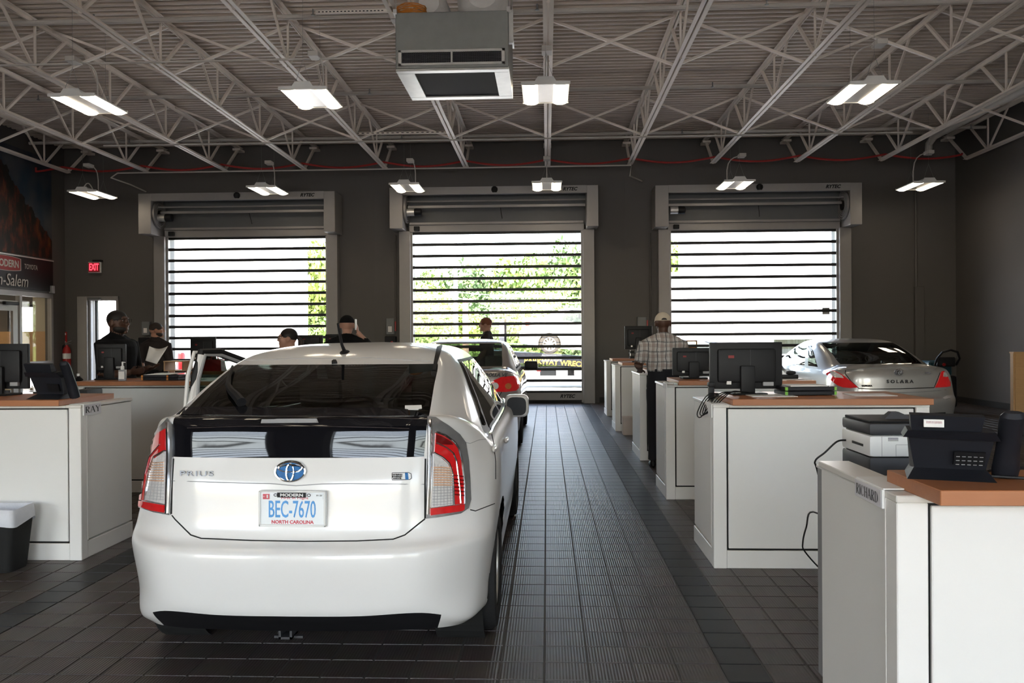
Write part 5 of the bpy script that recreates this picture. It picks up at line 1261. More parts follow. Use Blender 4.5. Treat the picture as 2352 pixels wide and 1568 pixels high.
desk('white desk in front of the man in the plaid shirt, third on the right', 1.10, 7.66, 1.36, 1)
desk('white desk beside the man in the plaid shirt, fourth on the right', 1.135, 10.1, 1.30, 1, depth=.95)
desk('white desk with a carton by its foot, fifth on the right', 1.10, 13.3, 1.30, 1)
desk('white desk with the letter tray, farthest on the right', 1.15, 15.9, 1.30, 1)
desk('white desk with a RAY card at the left edge', -3.195, 5.48, 2.0, -1, depth=.70)
name_card(None, -3.195 + .006, -1, ((191, 929), (231, 948)), 'RAY')
desk('white desk with the hand sanitizer, second on the left', -3.19, 7.96, 1.50, -1)
desk('white desk with a red bag, third on the left', -3.19, 10.5, 1.50, -1)
desk('white desk behind the woman with glasses, farthest on the left', -2.9, 12.9, 1.50, -1)
name_card(None, 1.10 - .006, 1, ((1524, 878), (1531, 893)), None)
# ------------------------------------------------------------------ desk equipment
def monitor(label, X, Y, zt, w, h, lift, rz=0., stick=True, m='black'):
    """back of the screen toward -Y"""
    t = thing('monitor', label, 'monitor', (X, Y, zt), rz, group='desk monitors')
    MB().bbox((-w/2, 0, lift), (w/2, .035, lift + h), .008, 2).build('screen_case', m, t, True)
    MB().bbox((-w*.40, -.03, lift + h*.14), (w*.40, .005, lift + h*.86), .02, 2).build('back_cover', m, t, True)
    boxo('screen', (-w/2 + .01, .0352, lift + .012), (w/2 - .01, .037, lift + h - .012), 'gloss_black', t)
    MB().bbox((-.05, -.06, .01), (.05, -.02, lift + h*.5), .012, 2).build('stand_neck', m, t, True)
    MB().bbox((-.12, -.12, 0), (.12, .08, .014), .006, 1).build('stand_base', m, t, True)
    if stick:
        boxo('port_label', (w*.22, -.032, lift + h*.07), (w*.36, -.005, lift + h*.15), 'greyp', t); boxo('serial_label', (-w*.28, -.032, lift + h*.10), (-w*.22, -.005, lift + h*.17), 'paper', t)
        boxo('maker_badge', (-w*.26, -.034, lift + h*.66), (-w*.18, -.029, lift + h*.72), 'sign_red', t)
        boxo('cover_seam', (.02, -.0315, lift + h*.16), (.023, -.029, lift + h*.84), 'darkgrey', t)
    return t
WT = 1.105
def mon_px(label, u0, v0, u1, v1, Y, zt=WT, **k):
    a = at(u0, v1, Y); b = at(u1, v0, Y); return monitor(label, (a.x+b.x)/2, Y, zt, b.x-a.x, b.z-a.z, max(.03, a.z - zt), **k)
mon_px('large black monitor seen from behind on the second right desk', 1631, 785, 1797, 893, 5.80)
mon_px('black monitor seen from behind on the third right desk', 1545, 804, 1640, 868, 8.05)
mon_px('black monitor on the fifth right desk, left of the man in the plaid shirt', 1435, 748, 1498, 802, 13.7)
mon_px('black monitor cut by the left edge, on the RAY desk', -60, 789, 63, 893, 5.95)
mon_px('black monitor in front of the man holding papers', 222, 790, 286, 850, 8.35, rz=.12)
mon_px('black monitor against the bright left door', 437, 774, 495, 830, 10.9)
mon_px('black monitor right behind the woman with glasses', 684, 769, 741, 800, 13.2)
mon_px('black monitor left of the man in the black cap', 747, 767, 790, 800, 13.25)
def desk_phone(label, loc, rz, k=1.):
    t = thing('desk_phone', label, 'telephone', loc, rz, group='black desk telephones'); t.scale = (k, k, k)
    # seen from behind: foot, leaning body, display hood, handset on the right
    MB().hexa([(-.11,-.07,0),(.09,-.07,0),(.08,.08,0),(-.10,.08,0),(-.085,.0,.03),(.075,.0,.03),(.075,.06,.04),(-.085,.06,.04)]).build('foot', 'navy', t)
    MB().hexa([(-.085,-.005,.015),(.075,-.005,.015),(.08,.06,.01),(-.09,.06,.01),(-.105,-.05,.135),(.09,-.05,.135),(.09,-.01,.15),(-.105,-.01,.15)]).build('body', 'navy', t)
    MB().hexa([(-.118,-.062,.128),(.10,-.062,.122),(.10,-.01,.128),(-.118,-.01,.134),(-.11,-.085,.152),(.085,-.085,.15),(.085,-.03,.158),(-.11,-.03,.16)]).build('shoulder', 'navy', t)
    MB().hexa([(-.10,-.075,.15),(.055,-.075,.15),(.055,-.03,.155),(-.10,-.03,.155),(-.105,-.095,.20),(.06,-.095,.197),(.06,-.07,.203),(-.105,-.07,.206)]).build('display_hood', 'navy', t)
    boxo('recess', (-.0,-.012,.05), (.07,-.004,.095), 'black', t).rotation_euler = (math.radians(22), 0, 0)
    hs = link('handset', None, t); hs.location = (.125, -.02, .0); hs.empty_display_size = .02
    rs = []
    for (y, z, w, d) in ((.045,.008,.030,.026),(.035,.03,.032,.028),(.015,.085,.028,.025),(-.01,.135,.027,.025),(-.03,.175,.029,.026),(-.045,.20,.028,.022),(-.05,.212,.02,.010)):
        rs.append([Vector((w*math.cos(a), y + d*math.sin(a)*.8, z + d*math.sin(a)*.4)) for a in [2*PI*i/12 for i in range(12)]])
    MB().rings(rs).build('grip', 'navy', hs, True)
    return t
q = on_floor(2185, 1094, WT)
ph = desk_phone('black desk telephone with a barcode label on the RICHARD desk', (q.x, q.y, WT), -.30, 1.10); ph.scale.z = .90
o = boxo('barcode_label', (-.075, -.1385, .165), (-.030, -.1305, .188), 'paper', ph); o.location = (0, .040, 0)
mb = MB()
for i in range(14): mb.box((-.070 + i*.0026, -.1395, .176), (-.0688 + i*.0026 + random.random()*.0008, -.1384, .183))
o = mb.build('barcode_bars', 'lens_dred', ph); o.location = (0, .040, 0)
mb = MB(); 
for r in range(3):
    for c in range(5): mb.box((.005 + c*.013, -.014, .052 + r*.014), (.013 + c*.013, -.0125, .054 + r*.014))
o = mb.build('recess_print', 'greyp', ph); o.rotation_euler = (math.radians(22), 0, 0)
q = on_floor(120, 915, WT); desk_phone('black desk telephone on the RAY desk', (q.x, q.y, WT), -.10, 1.22)
pts = [on_floor(2120, 1085, WT) + Vector((0, 0, .006)), on_floor(2095, 1095, WT) + Vector((0, 0, .006)), at(2078, 1105, pA.y + .15), at(2078, 1112, pA.y + .12), at(2090, 1096, pA.y + .12), on_floor(2160, 1092, WT) + Vector((0, 0, .008)), on_floor(2250, 1098, WT) + Vector((0, 0, .008)), on_floor(2360, 1105, WT) + Vector((0, 0, .008))]
tag(MB().tube(smooth_pts(pts), .004, 6).build('phone_cable', 'black', None, True), 'black cable looping over the edge of the RICHARD desk', 'cable')
tag(MB().tube(smooth_pts([on_floor(2230, 1100, WT) + Vector((0, 0, .006)), on_floor(2290, 1082, WT) + Vector((0, 0, .006)), on_floor(2360, 1078, WT) + Vector((0, 0, .006))]), .004, 6).build('phone_cable', 'black', None, True), 'black cable running right from the desk telephone', 'cable')
# printer on a grey cabinet
c_ = thing('storage_cabinet', 'low grey cabinet under the printer', 'cabinet', (1.18, 3.22, 0))
boxo('carcass', (0, 0, .03), (.62, .42, .93), 'greyp', c_, .004); boxo('plinth', (.02, .02, 0), (.60, .40, .03), 'black', c_); boxo('cabinet_top', (-.004, -.004, .93), (.624, .424, .942), 'white_post', c_, .002); boxo('door', (.02, -.006, .06), (.60, 0, .90), 'greyp', c_, .003)
pr = thing('printer', 'black and white laser printer behind the RICHARD desk', 'printer', (1.275, 3.30, .943)); k_ = 1.
w_, d_ = .40, .31
MB().bbox((0, 0, .005), (w_, d_, .080), .014, 2).build('paper_tray', 'darkgrey', pr, True)
MB().bbox((-.002, -.004, .080), (w_, d_, .166), .016, 2).build('white_case', 'white', pr, True)
MB().bbox((0, 0, .166), (w_, d_, .214), .014, 2).build('scanner_top', 'darkgrey', pr, True)
boxo('lid', (.01, .02, .214), (w_ - .01, d_ - .01, .222), 'black', pr, .003)
MB().hexa([(.10,.10,.222),(.22,.10,.222),(.22,.15,.222),(.10,.15,.222),(.13,.11,.25),(.16,.11,.25),(.16,.14,.25),(.13,.14,.25)]).build('output_flap', 'darkgrey', pr)
for x0, z0, x1, z1, n in ((.07,.145,.11,.160,4), (.18,.098,.235,.125,6)):
    for i in range(n): boxo('vent_slot', (x0, -.0045, z0 + (z1-z0)*i/n), (x1, -.0035, z0 + (z1-z0)*(i+.45)/n), 'black', pr)
boxo('rear_slot', (-.003, .06, .115), (-.0015, .18, .125), 'black', pr); boxo('panel_seam', (.10, -.0045, .084), (.1015, -.004, .13), 'greyp', pr); boxo('panel_seam', (.10, -.0045, .129), (.30, -.004, .1305), 'greyp', pr); boxo('panel_seam', (.045, -.0045, .084), (.0465, -.004, .162), 'greyp', pr)
tag(MB().tube(smooth_pts([(1.274, 3.55, 1.06), (1.245, 3.58, 1.05), (1.20, 3.60, 1.0), (1.165, 3.62, .96), (1.19, 3.66, .90), (1.26, 3.68, .6), (1.28, 3.70, .2), (1.32, 3.74, .006), (1.5, 3.9, .006)]), .004, 6).build('power_cable', 'black', None, True), 'black power cable leaving the back of the printer', 'cable')
tag(MB().tube(smooth_pts([Vector((1.38, 3.70, .60)), at(1868, 1175, 4.5), at(1852, 1210, 5.0), at(1844, 1245, 5.2), at(1850, 1268, 5.28), Vector((1.75, 5.2, .006)), Vector((1.78, 4.5, .006)), Vector((1.6, 3.9, .006))]), .005, 6).build('power_cable', 'black', None, True), 'black cable hanging beside the grey cabinet', 'cable')
MB_ = MB().hexa([(0,0,0),(.07,0,.0),(.09,.10,.0),(.01,.10,0),(.02,.0,.05),(.08,0,.06),(.09,.1,.06),(.03,.1,.05)])
# second right desk: organiser, papers, cables
def box_px(name, m, u0, v0, u1, v1, Y, dep, label, cat, par=None, r=.004):
    a = at(u0, v1, Y); b = at(u1, v0, Y); o = boxo(name, (a.x, Y, a.z), (b.x, Y + dep, b.z), m, par, r)
    return tag(o, label, cat) if label else o
a = at(1838, 918, 5.62); b = at(1922, 898, 5.62)
og = thing('file_box', 'black and lime green file box with paper on the second right desk', 'file box', ((a.x+b.x)/2, 5.62, WT), .06); w = (b.x-a.x)/2
for k in range(2):
    boxo('case_layer', (-w - .10, 0, .003 + k*.030), (w, .24, .030 + k*.030), 'navy', og, .004)
    for x in (-w - .10, w - .012): boxo('corner_clip', (x - .002, -.003, .005 + k*.03), (x + .014, .012, .028 + k*.03), 'green', og)
mb = MB(); mb.box((-w - .06, .02, .061), (w - .05, .22, .068)); mb.build('loose_sheets', 'paper', og)
tag(boxo('paper_sheet', (1.36, 5.50, WT), (1.66, 5.72, WT + .004), 'paper'), 'white paper sheet under the large monitor', 'paper')
tag(boxo('paper_sheet', (2.05, 5.55, WT), (2.33, 5.78, WT + .003), 'paper'), 'paper sheets at the right end of the second right desk', 'paper')
cp = at_x(1626, 937, 1.06)
t = thing('card_holder', 'empty clear card holder on the second right desk', 'card holder', (1.07, cp.y, 0)); boxo('holder', (-.004, -.08, .98), (.004, .08, 1.07), M['glassy'] if 'glassy' in M else 'white', t); boxo('hook', (0, -.08, 1.067), (.1, .08, 1.071), 'white', t)
t = thing('hand_scanner', 'black handheld scanner leaning at the desk corner beside the cables', 'scanner', (1.15, 5.80, 1.066)); MB().bbox((-.02, -.02, 0), (.02, .02, .10), .01, 2).build('handle', 'black', t, True); MB().bbox((-.025, -.045, .09), (.025, .025, .125), .012, 2).build('head', 'black', t, True)
base = Vector((1.16, 5.55, 1.12)); mb = MB()
for k in range(4):
    pts = [Vector((1.38 + .02*k, 5.78, WT + .01)), Vector((1.26, 5.62 - .02*k, WT + .03)), Vector((1.17 - .01*k, 5.50, WT - .01 + .01*k)), Vector((1.09 - .02*k, 5.45 + .03*k, 1.03 - .02*k)), Vector((1.06 - .01*k, 5.55 + .04*k, .99)), Vector((1.10, 5.66, 1.05 + .02*k)), Vector((1.2, 5.7, WT + .01))]
    P2 = []
    for i in range(len(pts) - 1):
        a0 = pts[max(i-1, 0)]; b0 = pts[min(i+2, len(pts)-1)]
        P2 += [cr(a0, pts[i], pts[i+1], b0, j/5) for j in range(5)]
    mb.tube(P2, .004, 6)
tag(mb.build('cable_tangle', 'black', None, True), 'tangle of black cables at the corner of the second right desk', 'cables')
# third right desk
p = on_floor(1825, 872, WT); tag(boxo('paper_sheet', (p.x - .12, p.y - .05, WT), (p.x + .15, p.y + .12, WT + .004), 'paper'), 'paper sheet at the right end of the third right desk', 'paper')
t = thing('tape_dispenser', 'small black dispenser on the third right desk', 'dispenser', (p.x + .0, p.y + .2, WT)); MB().bbox((-.09, -.03, 0), (.09, .03, .04), .012, 2).build('base', 'black', t, True); MB().bbox((-.02, -.028, .04), (.07, .028, .075), .02, 2).build('hub', 'black', t, True)
# letter tray, carton
p = on_floor(1422, 813, WT + .003); lt = thing('letter_tray', 'black two-tier letter tray on the farthest right desk', 'letter tray', (p.x, 16.15, WT))
for z in (.0, .10): boxo('shelf', (-.17, 0, z), (.17, .25, z + .012), 'black', lt); boxo('front_lip', (-.17, -.004, z), (-.09, .006, z + .05), 'black', lt); boxo('front_lip', (.09, -.004, z), (.17, .006, z + .05), 'black', lt)
for x in (-.17, .155): boxo('side_post', (x, 0, 0), (x + .015, .02, .16), 'galv_l', lt); boxo('side_post', (x, .23, 0), (x + .015, .25, .16), 'black', lt)
M['carton'] = mat('pale_carton', (.60, .52, .47), .8, var=.05)
p = on_floor(1444, 999); cb_ = thing('carton_box', 'pale carton standing on the floor by the fifth right desk', 'carton', (p.x, p.y, 0)); boxo('box', (-.085, 0, 0), (.10, .22, .27), 'carton', cb_, .003); boxo('flap', (-.09, -.004, .255), (.0, .22, .275), 'carton', cb_); boxo('flap', (.005, -.004, .255), (.104, .22, .275), 'carton', cb_)
# ------------------------------------------------------------------ left desks
p = on_floor(307, 872, WT)
sb = thing('sanitizer_bottle', 'clear hand sanitizer pump bottle with white cap on the second left desk', 'bottle', (p.x, 8.03, WT))
M['gel'] = mat('clear_gel', (.70, .72, .76), .1, var=.03, trans=.6)
MB().bbox((-.036, -.022, 0), (.036, .022, .115), .012, 2).build('bottle_body', 'gel', sb, True); boxo('bottle_label', (-.028, -.0235, .02), (.028, -.0222, .095), 'paper', sb)
MB().lathe([(.018,.113),(.018,.145),(.012,.15),(.008,.155),(.008,.185),(.012,.19),(.001,.195)], 12).build('pump', 'white', sb, True); MB().bar((0,0,.188), (.035,-.01,.186), .012, .008).build('spout', 'white', sb)
p = on_floor(255, 868, WT); ib = thing('ink_bottle', 'small dark bottle with pale cap on the second left desk', 'bottle', (p.x, 8.05, WT)); MB().lathe([(.001,0),(.03,0),(.045,.012),(.03,.03),(.014,.04),(.014,.05),(.001,.05)], 14).build('bottle_body', 'black', ib, True); MB().lathe([(.001,.05),(.016,.05),(.016,.075),(.001,.075)], 12).build('cap', 'white', ib)
a = at(324, 871, 8.08); b = at(388, 858, 8.08); og = thing('file_box', 'dark blue and orange file box with papers on the second left desk', 'file box', ((a.x+b.x)/2, 8.08, WT), -.05); w = (b.x-a.x)/2
for k in range(2):
    boxo('case_layer', (-w, 0, .002 + k*.027), (w + .10, .24, .028 + k*.027), 'navy', og, .004)
    for x in (-w, w - .02): boxo('corner_clip', (x - .002, -.003, .004 + k*.027), (x + .016, .012, .026 + k*.027), 'orange', og)
for k in range(4): boxo('loose_sheet', (-w + .02 + .03*k, .01 + .01*k, .056 + .004*k), (w - .02 + .03*k, .2, .059 + .004*k), 'paper', og)
for k, (u, lb_) in enumerate(((420, 'sheaf of white papers on the second left desk'), (447, 'papers with a green note at the car end of the second left desk'))):
    p = on_floor(u, 871, WT); t = thing('paper_stack', lb_, 'papers', (p.x, 8.1, WT))
    for i in range(3): boxo('sheet', (-.13 + .02*i, .02*i, .003*i), (.13 - .01*i, .2, .003*i + .0025), 'green' if (k and i == 1) else 'paper', t)
pb = on_floor(192, 900, WT - .04); 
t = thing('letter_organiser', 'tan desk organiser on the third left desk', 'organiser', (at(422, 850, 10.6).x - .12, 10.56, WT)); boxo('shell', (-.13, 0, 0), (-.115, .3, .12), 'maple', t); boxo('shell', (.115, 0, 0), (.13, .3, .12), 'maple', t); boxo('top', (-.135, 0, .12), (.135, .3, .135), 'maple', t); boxo('shelf', (-.115, 0, 0), (.115, .3, .012), 'maple', t)
t = thing('red_bag', 'red bag beside the open hatchback door', 'bag', (at(462, 850, 10.5).x + .10, 10.52, WT)); MB().hexa([(-.13,0,0),(.16,0,0),(.16,.18,0),(-.13,.18,0),(-.06,.03,.15),(.14,.03,.15),(.14,.15,.15),(-.06,.15,.15)]).build('bag_body', 'red', t); MB().tube(arc_pts((-.02,.09,.15), (.09,.09,.15), .08), .008, 6).build('strap', 'red', t, True)
t = thing('small_printer', 'small black device low behind the RAY desk', 'device', (at(188, 905, 6.35).x, 6.35, 0)); boxo('stand', (-.05, 0, 0), (.05, .2, .90), 'black', t); MB().bbox((-.06, -.02, .90), (.05, .22, 1.12), .015, 2).build('case', 'black', t, True)
# waste bin
p = on_floor(38, 1300); wb = thing('waste_bin', 'black waste bin lined with a white bag beside the RAY desk', 'bin', (p.x - .065, 5.27, 0)); wb.scale = (1, 1, .95)
def rr(w, d, z, r=.04, n=5):
    out = []
    for cx, cy, a0 in ((w-r, d-r, 0), (-w+r, d-r, PI/2), (-w+r, -d+r, PI), (w-r, -d+r, 1.5*PI)):
        for i in range(n): out.append(Vector((cx + r*math.cos(a0 + PI/2*i/(n-1)), cy + r*math.sin(a0 + PI/2*i/(n-1)), z)))
    return out
MB().rings([rr(.125, .10, .0), rr(.13, .105, .02), rr(.165, .125, .40), rr(.155, .118, .40), rr(.12, .095, .03)], True, True).build('bin_body', 'blackm', wb, True)
M['bag'] = mat('thin_white_bag', (.66, .67, .72), .45, var=.1, scale=18, bump=.5, bscale=20)
rs = []
for k, (s, z) in enumerate(((.80, .20), (.92, .37), (1.0, .435), (1.06, .42), (1.09, .37), (1.10, .33))):
    g = rr(.157*s, .12*s, z); g = [q + Vector((0, 0, (.022*math.sin(3*math.atan2(q.y, q.x) + 1.1) + .014*math.sin(5*math.atan2(q.y, q.x)) if k > 2 else .006*math.sin(4*math.atan2(q.y, q.x))))) for i, q in enumerate(g)]; rs.append(g)
MB().rings(rs, True, False).build('bin_bag', 'bag', wb, True)
# ------------------------------------------------------------------ right side of the room
p = on_floor(2330, 990)
X_ = at(2329, 850, 12.5).x
mc = thing('maple_cabinet', 'maple cabinet on black legs at the right edge', 'cabinet', (X_, 12.5, 0))
za, zb = at(2335, 947, 12.5).z, at(2335, 808, 12.5).z
boxo('carcass', (0, .02, za), (.95, .10, zb - .02), 'maple', mc); boxo('cabinet_top', (-.006, -.005, zb - .02), (.96, .11, zb), 'maple', mc)
zs = at(2335, 843, 12.5).z; boxo('drawer_front', (.02, 0, zs + .008), (.93, .02, zb - .03), 'maple', mc, .002); boxo('door', (.02, 0, za + .01), (.93, .02, zs - .008), 'maple', mc, .002)
for x in (.10, .80):
    for y in (.03,): boxo('leg', (x, y, 0), (x + .05, y + .05, za), 'black', mc)
p = at(2166, 870, 16.2); fs = thing('floor_scrubber', 'dark teal and black floor scrubber in the far right corner', 'scrubber', (p.x, 16.2, 0))
M['teal'] = mat('teal_tank', (.01, .06, .08), .4, var=.1)
MB().bbox((-.24, -.1, .12), (.24, .7, .75), .08, 3).build('lower_tank', 'black', fs, True); MB().bbox((-.22, .1, .70), (.24, .75, 1.02), .08, 3).build('upper_tank', 'teal', fs, True)
MB().tube([(-.2, -.1, .95), (-.21, -.22, 1.08), (-.14, -.28, 1.20), (0, -.3, 1.24), (.14, -.28, 1.20), (.21, -.22, 1.08), (.2, -.1, .95)], .022, 8).build('handle_loop', 'black', fs, True)
boxo('control_panel', (-.17, -.16, .92), (.17, -.08, 1.10), 'black', fs, .02); MB().lathe([(.001,0),(.03,0),(.03,.02),(.001,.02)], 12, Matrix.Translation((-.06, -.16, .96)) @ Matrix.Rotation(PI/2, 4, 'X')).build('stop_button', 'red', fs)
boxo('maker_plate', (-.02, -.108, .68), (.09, -.1, .72), 'greyp', fs)
for x in (-.26, .20): MB().lathe([(.001,0),(.13,0),(.13,.06),(.001,.06)], 18, Matrix.Translation((x, .3, .13)) @ Matrix.Rotation(PI/2, 4, 'Y')).build('wheel', 'rubber', fs, True)
MB().bbox((-.3, .5, .0), (.3, .85, .12), .03, 2).build('squeegee_deck', 'black', fs, True)
p = on_floor(2197, 921); tag(boxo('floor_mat', (p.x - .2, p.y, 0), (p.x + .25, p.y + .4, .02), 'red', None, .005), 'small red mat on the floor beyond the coupe', 'mat')
# ------------------------------------------------------------------ people
def skin_mat(n, c): return mat(n, c, .55, var=.08, scale=20)
M['skin_dark'] = skin_mat('deep_brown_skin', (.085, .040, .026)); M['skin_light'] = skin_mat('light_skin', (.46, .25, .18)); M['skin_tan'] = skin_mat('tan_skin', (.40, .20, .13))
M['cloth_black'] = mat('black_cloth', (.008, .008, .009), .9, var=.2, scale=14, spec=.15); M['cloth_grey'] = mat('charcoal_cloth', (.034, .027, .026), .9, var=.2, scale=14, spec=.2)
M['cloth_navy'] = mat('navy_trousers', (.012, .012, .017), .85, var=.2, scale=14); M['hair_black'] = mat('black_hair', (.012, .009, .008), .6, var=.3, scale=60)
M['hair_red'] = mat('auburn_hair', (.17, .05, .022), .6, var=.3, scale=60); M['hair_brown'] = mat('dark_brown_hair', (.025, .015, .011), .6, var=.3, scale=60)
M['cap_cream'] = mat('cream_cap_cloth', (.66, .58, .47), .8, var=.06, scale=20); M['eye_white'] = mat('eye_white', (.7, .68, .66), .3, var=.02)
def plaid():
    m = mat('plaid_shirt_cloth', (.4, .38, .37), .85, var=0); n = m.node_tree.nodes; l = m.node_tree.links; b = n['Principled BSDF']
    tc = n.new('ShaderNodeTexCoord'); nz = n.new('ShaderNodeTexNoise'); nz.inputs['Scale'].default_value = 5; l.new(tc.outputs['Object'], nz.inputs['Vector'])
    wv = n.new('ShaderNodeVectorMath'); wv.operation = 'MULTIPLY_ADD'; wv.inputs[1].default_value = (.05, .05, .05); l.new(nz.outputs['Color'], wv.inputs[0]); l.new(tc.outputs['Object'], wv.inputs[2])
    sp = n.new('ShaderNodeSeparateXYZ'); l.new(wv.outputs[0], sp.inputs[0])
    def stripe(out, period, width, phase=0.):
        a = n.new('ShaderNodeMath'); a.operation = 'MULTIPLY_ADD'; a.inputs[1].default_value = 1/period; a.inputs[2].default_value = phase; l.new(out, a.inputs[0])
        f = n.new('ShaderNodeMath'); f.operation = 'FRACT'; l.new(a.outputs[0], f.inputs[0]); g = n.new('ShaderNodeMath'); g.operation = 'LESS_THAN'; g.inputs[1].default_value = width; l.new(f.outputs[0], g.inputs[0]); return g.outputs[0]
    col = None
    def over(col, fac, c, k):
        mx = n.new('ShaderNodeMix'); mx.data_type = 'RGBA'; mm = n.new('ShaderNodeMath'); mm.operation = 'MULTIPLY'; mm.inputs[1].default_value = k; l.new(fac, mm.inputs[0]); l.new(mm.outputs[0], mx.inputs[0])
        if col is None: mx.inputs[6].default_value = (.52, .50, .49, 1)
        else: l.new(col, mx.inputs[6])
        mx.inputs[7].default_value = (*c, 1); return mx.outputs[2]
    col = over(col, stripe(sp.outputs['X'], .10, .34, .2), (.30, .22, .19), .55); col = over(col, stripe(sp.outputs['Z'], .11, .30, .1), (.30, .22, .19), .5)
    col = over(col, stripe(sp.outputs['X'], .10, .10, .62), (.05, .055, .07), .85); col = over(col, stripe(sp.outputs['Z'], .11, .12, .6), (.10, .11, .12), .7)
    col = over(col, stripe(sp.outputs['X'], .10, .05, .30), (.72, .70, .68), .7); col = over(col, stripe(sp.outputs['Z'], .055, .10, .3), (.20, .19, .19), .45)
    l.new(col, b.inputs['Base Color']); return m
M['plaid'] = plaid()
def person(label, loc, rz, H, skin, shirt, pants, larm, rarm, stance=((-.10, 0), (.10, .02)), bulk=1., hem=.56, sleeve=.5, hands=(None, None), head_turn=0., loose=0., hs=1.):
    """local frame: faces +Y; larm/rarm: (elbow, wrist) local metres; left is -x"""
    t = thing('person', label, 'person', loc, rz)
    V = []; Fa = []; lab = []   # pieces
    def piece(mb, L, sub=True):
        o = len(V); V.extend(mb.v); Fa.extend([tuple(i + o for i in f) for f in mb.f]); lab.extend([L] * len(mb.v))
    b = bulk
    def ell_ring(z, w, d, y=0., n=20): return [Vector((w*math.cos(2*PI*i/n), y + d*math.sin(2*PI*i/n), z)) for i in range(n)]
    prof = [(.455,.070,.050),(.49,.094,.068),(.52,.100,.075),(.56,.097,.073),(.60,.092,.070),(.64,.092,.069),(.69,.097,.072),(.74,.104,.074),(.78,.108,.070),(.81,.100,.060),(.832,.066,.046),(.848,.040,.036),(.855,.034,.034)]
    rs = []; dense = []
    for i in range(len(prof) - 1):
        for j in range(3): dense.append([prof[i][k] + (prof[i+1][k] - prof[i][k]) * j/3 for k in range(3)])
    dense.append(prof[-1])
    for z, w, d in dense:
        kk = 1 + (b - 1) * (1 if z < .82 else 0) + (loose if z > hem and z < .78 else 0)
        rs.append(ell_ring(z*H, w*H*kk, d*H*kk))
    cut = next(i for i, q in enumerate(dense) if q[0] >= hem)
    piece(MB().rings(rs[:cut + 1]), 'pants'); piece(MB().rings(rs[cut:]), 'shirt')
    piece(MB().tube([(0, .008*H*i/11, (.83 + .07*i/11)*H) for i in range(12)], [(.037 - .005*i/11)*H for i in range(12)], 20), 'skin')
    piece(MB().tube([(0, (-.006 + .001*i)*H, (.825 + .006*i)*H) for i in range(7)], [(.054 - .0022*i)*H for i in range(7)], 24), 'shirt')
    for s in (-1, 1):
        piece(MB().ellip((s*.100*H*(.6 + .4*b), 0, .792*H), (.044*H*b**.5, .045*H*b**.5, .038*H), 14, 10), 'shirt')
        piece(MB().tube([(s*H*(.018 + .075*i/8), -.006*H, (.842 - .038*i/8)*H) for i in range(9)], [(.032 + .004*i/8)*H for i in range(9)], 14), 'shirt')
    # legs
    for s, (fx, fy) in zip((-1, 1), stance):
        hip = Vector((s*.052*H, 0, .50*H)); ank = Vector((fx, fy - .02, .05*H)); kn = hip.lerp(ank, .47) + Vector((0, .02, 0))
        pts = [hip.lerp(kn, i/5) for i in range(5)] + [kn.lerp(ank, i/6) for i in range(7)]
        rad = [.056, .054, .050, .046, .042, .039, .038, .037, .035, .032, .030, .030]
        piece(MB().tube(pts, [r*H*(.5 + .5*b) for r in rad], 14), 'pants')
        piece(MB().ellip((fx, fy + .045, .035), (.045, .135, .038), 14, 8), 'shoe'); piece(MB().ellip((fx, fy - .03, .05), (.038, .05, .05), 12, 8), 'shoe')
    # arms
    fr_ = {}
    for s, arm, hd in ((-1, larm, hands[0]), (1, rarm, hands[1])):
        sh = Vector((s*.108*H*(.6 + .4*b), 0, .803*H)); el, wr = Vector(arm[0]), Vector(arm[1])
        n_ = 24; pts = [sh.lerp(el, i/n_) for i in range(n_ + 1)]; k = max(2, int(n_ * sleeve * 1.6)); k = min(k, n_)
        rad = [(.040 - .011*i/n_)*H*(.7 + .3*b) for i in range(n_ + 1)]
        piece(MB().tube(pts[:k+1], [r*1.12 for r in rad[:k+1]], 12), 'shirt')
        if k < n_: piece(MB().tube(pts[k-1:], [r*.98 for r in rad[k-1:]], 12), 'skin')
        p2 = [el.lerp(wr, i/6) for i in range(7)]; r2 = [.029, .029, .027, .024, .021, .0185, .0175]
        piece(MB().tube(p2, [r*H*(.8 + .2*b) for r in r2], 12), 'skin')
        d = (wr - el).normalized() if not hd else Vector(hd[0]).normalized(); nm = Vector(hd[1]).normalized() if hd else Vector((-s, 0, 0)); nm = (nm - d*nm.dot(d)).normalized(); sd_ = d.cross(nm) * s
        curl = hd[2] if hd else .35; th = 1
        m3 = Matrix((sd_, nm, d)).transposed()
        piece(MB().ellip(wr + d*.048, (.040, .017, .056), 12, 8, m3), 'skin')
        for q, (off, ln) in enumerate(((.030, .070), (.010, .080), (-.010, .075), (-.029, .060))):
            p = wr + d*.085 + sd_*off; dd = d.copy(); ch = [wr + d*.05 + sd_*off*.9, p]
            for sg in range(3):
                dd = (dd + nm*curl*(1 + .3*sg)).normalized(); p = p + dd*ln*(.42, .33, .25)[sg]; ch.append(p)
            piece(MB().tube(ch, [.0105, .0105, .010, .0095, .0085], 7), 'skin')
        p = wr + d*.025 + sd_*.03; piece(MB().tube([wr + d*.015 + sd_*.012, p, p + (d*.6 + sd_*.6 + nm*.35).normalized()*.035, p + (d*.85 + sd_*.35 + nm*.5).normalized()*.065], [.014, .013, .011, .009], 7), 'skin')
        fr_[s] = wr + d*.09
    # head
    K = 1.12 * (H if H > 1.75 else 1.72) * hs; hb = H - .058*K; hc = Vector((0, .012*H, hb)); hm = Matrix.Rotation(head_turn, 3, 'Z')
    def hp(v): return hc + hm @ (Vector(v) * K)
    def he(c, r, L='skin', n=16, k=12): piece(MB().ellip(hp(c), [q*K for q in r], n, k, hm), L)
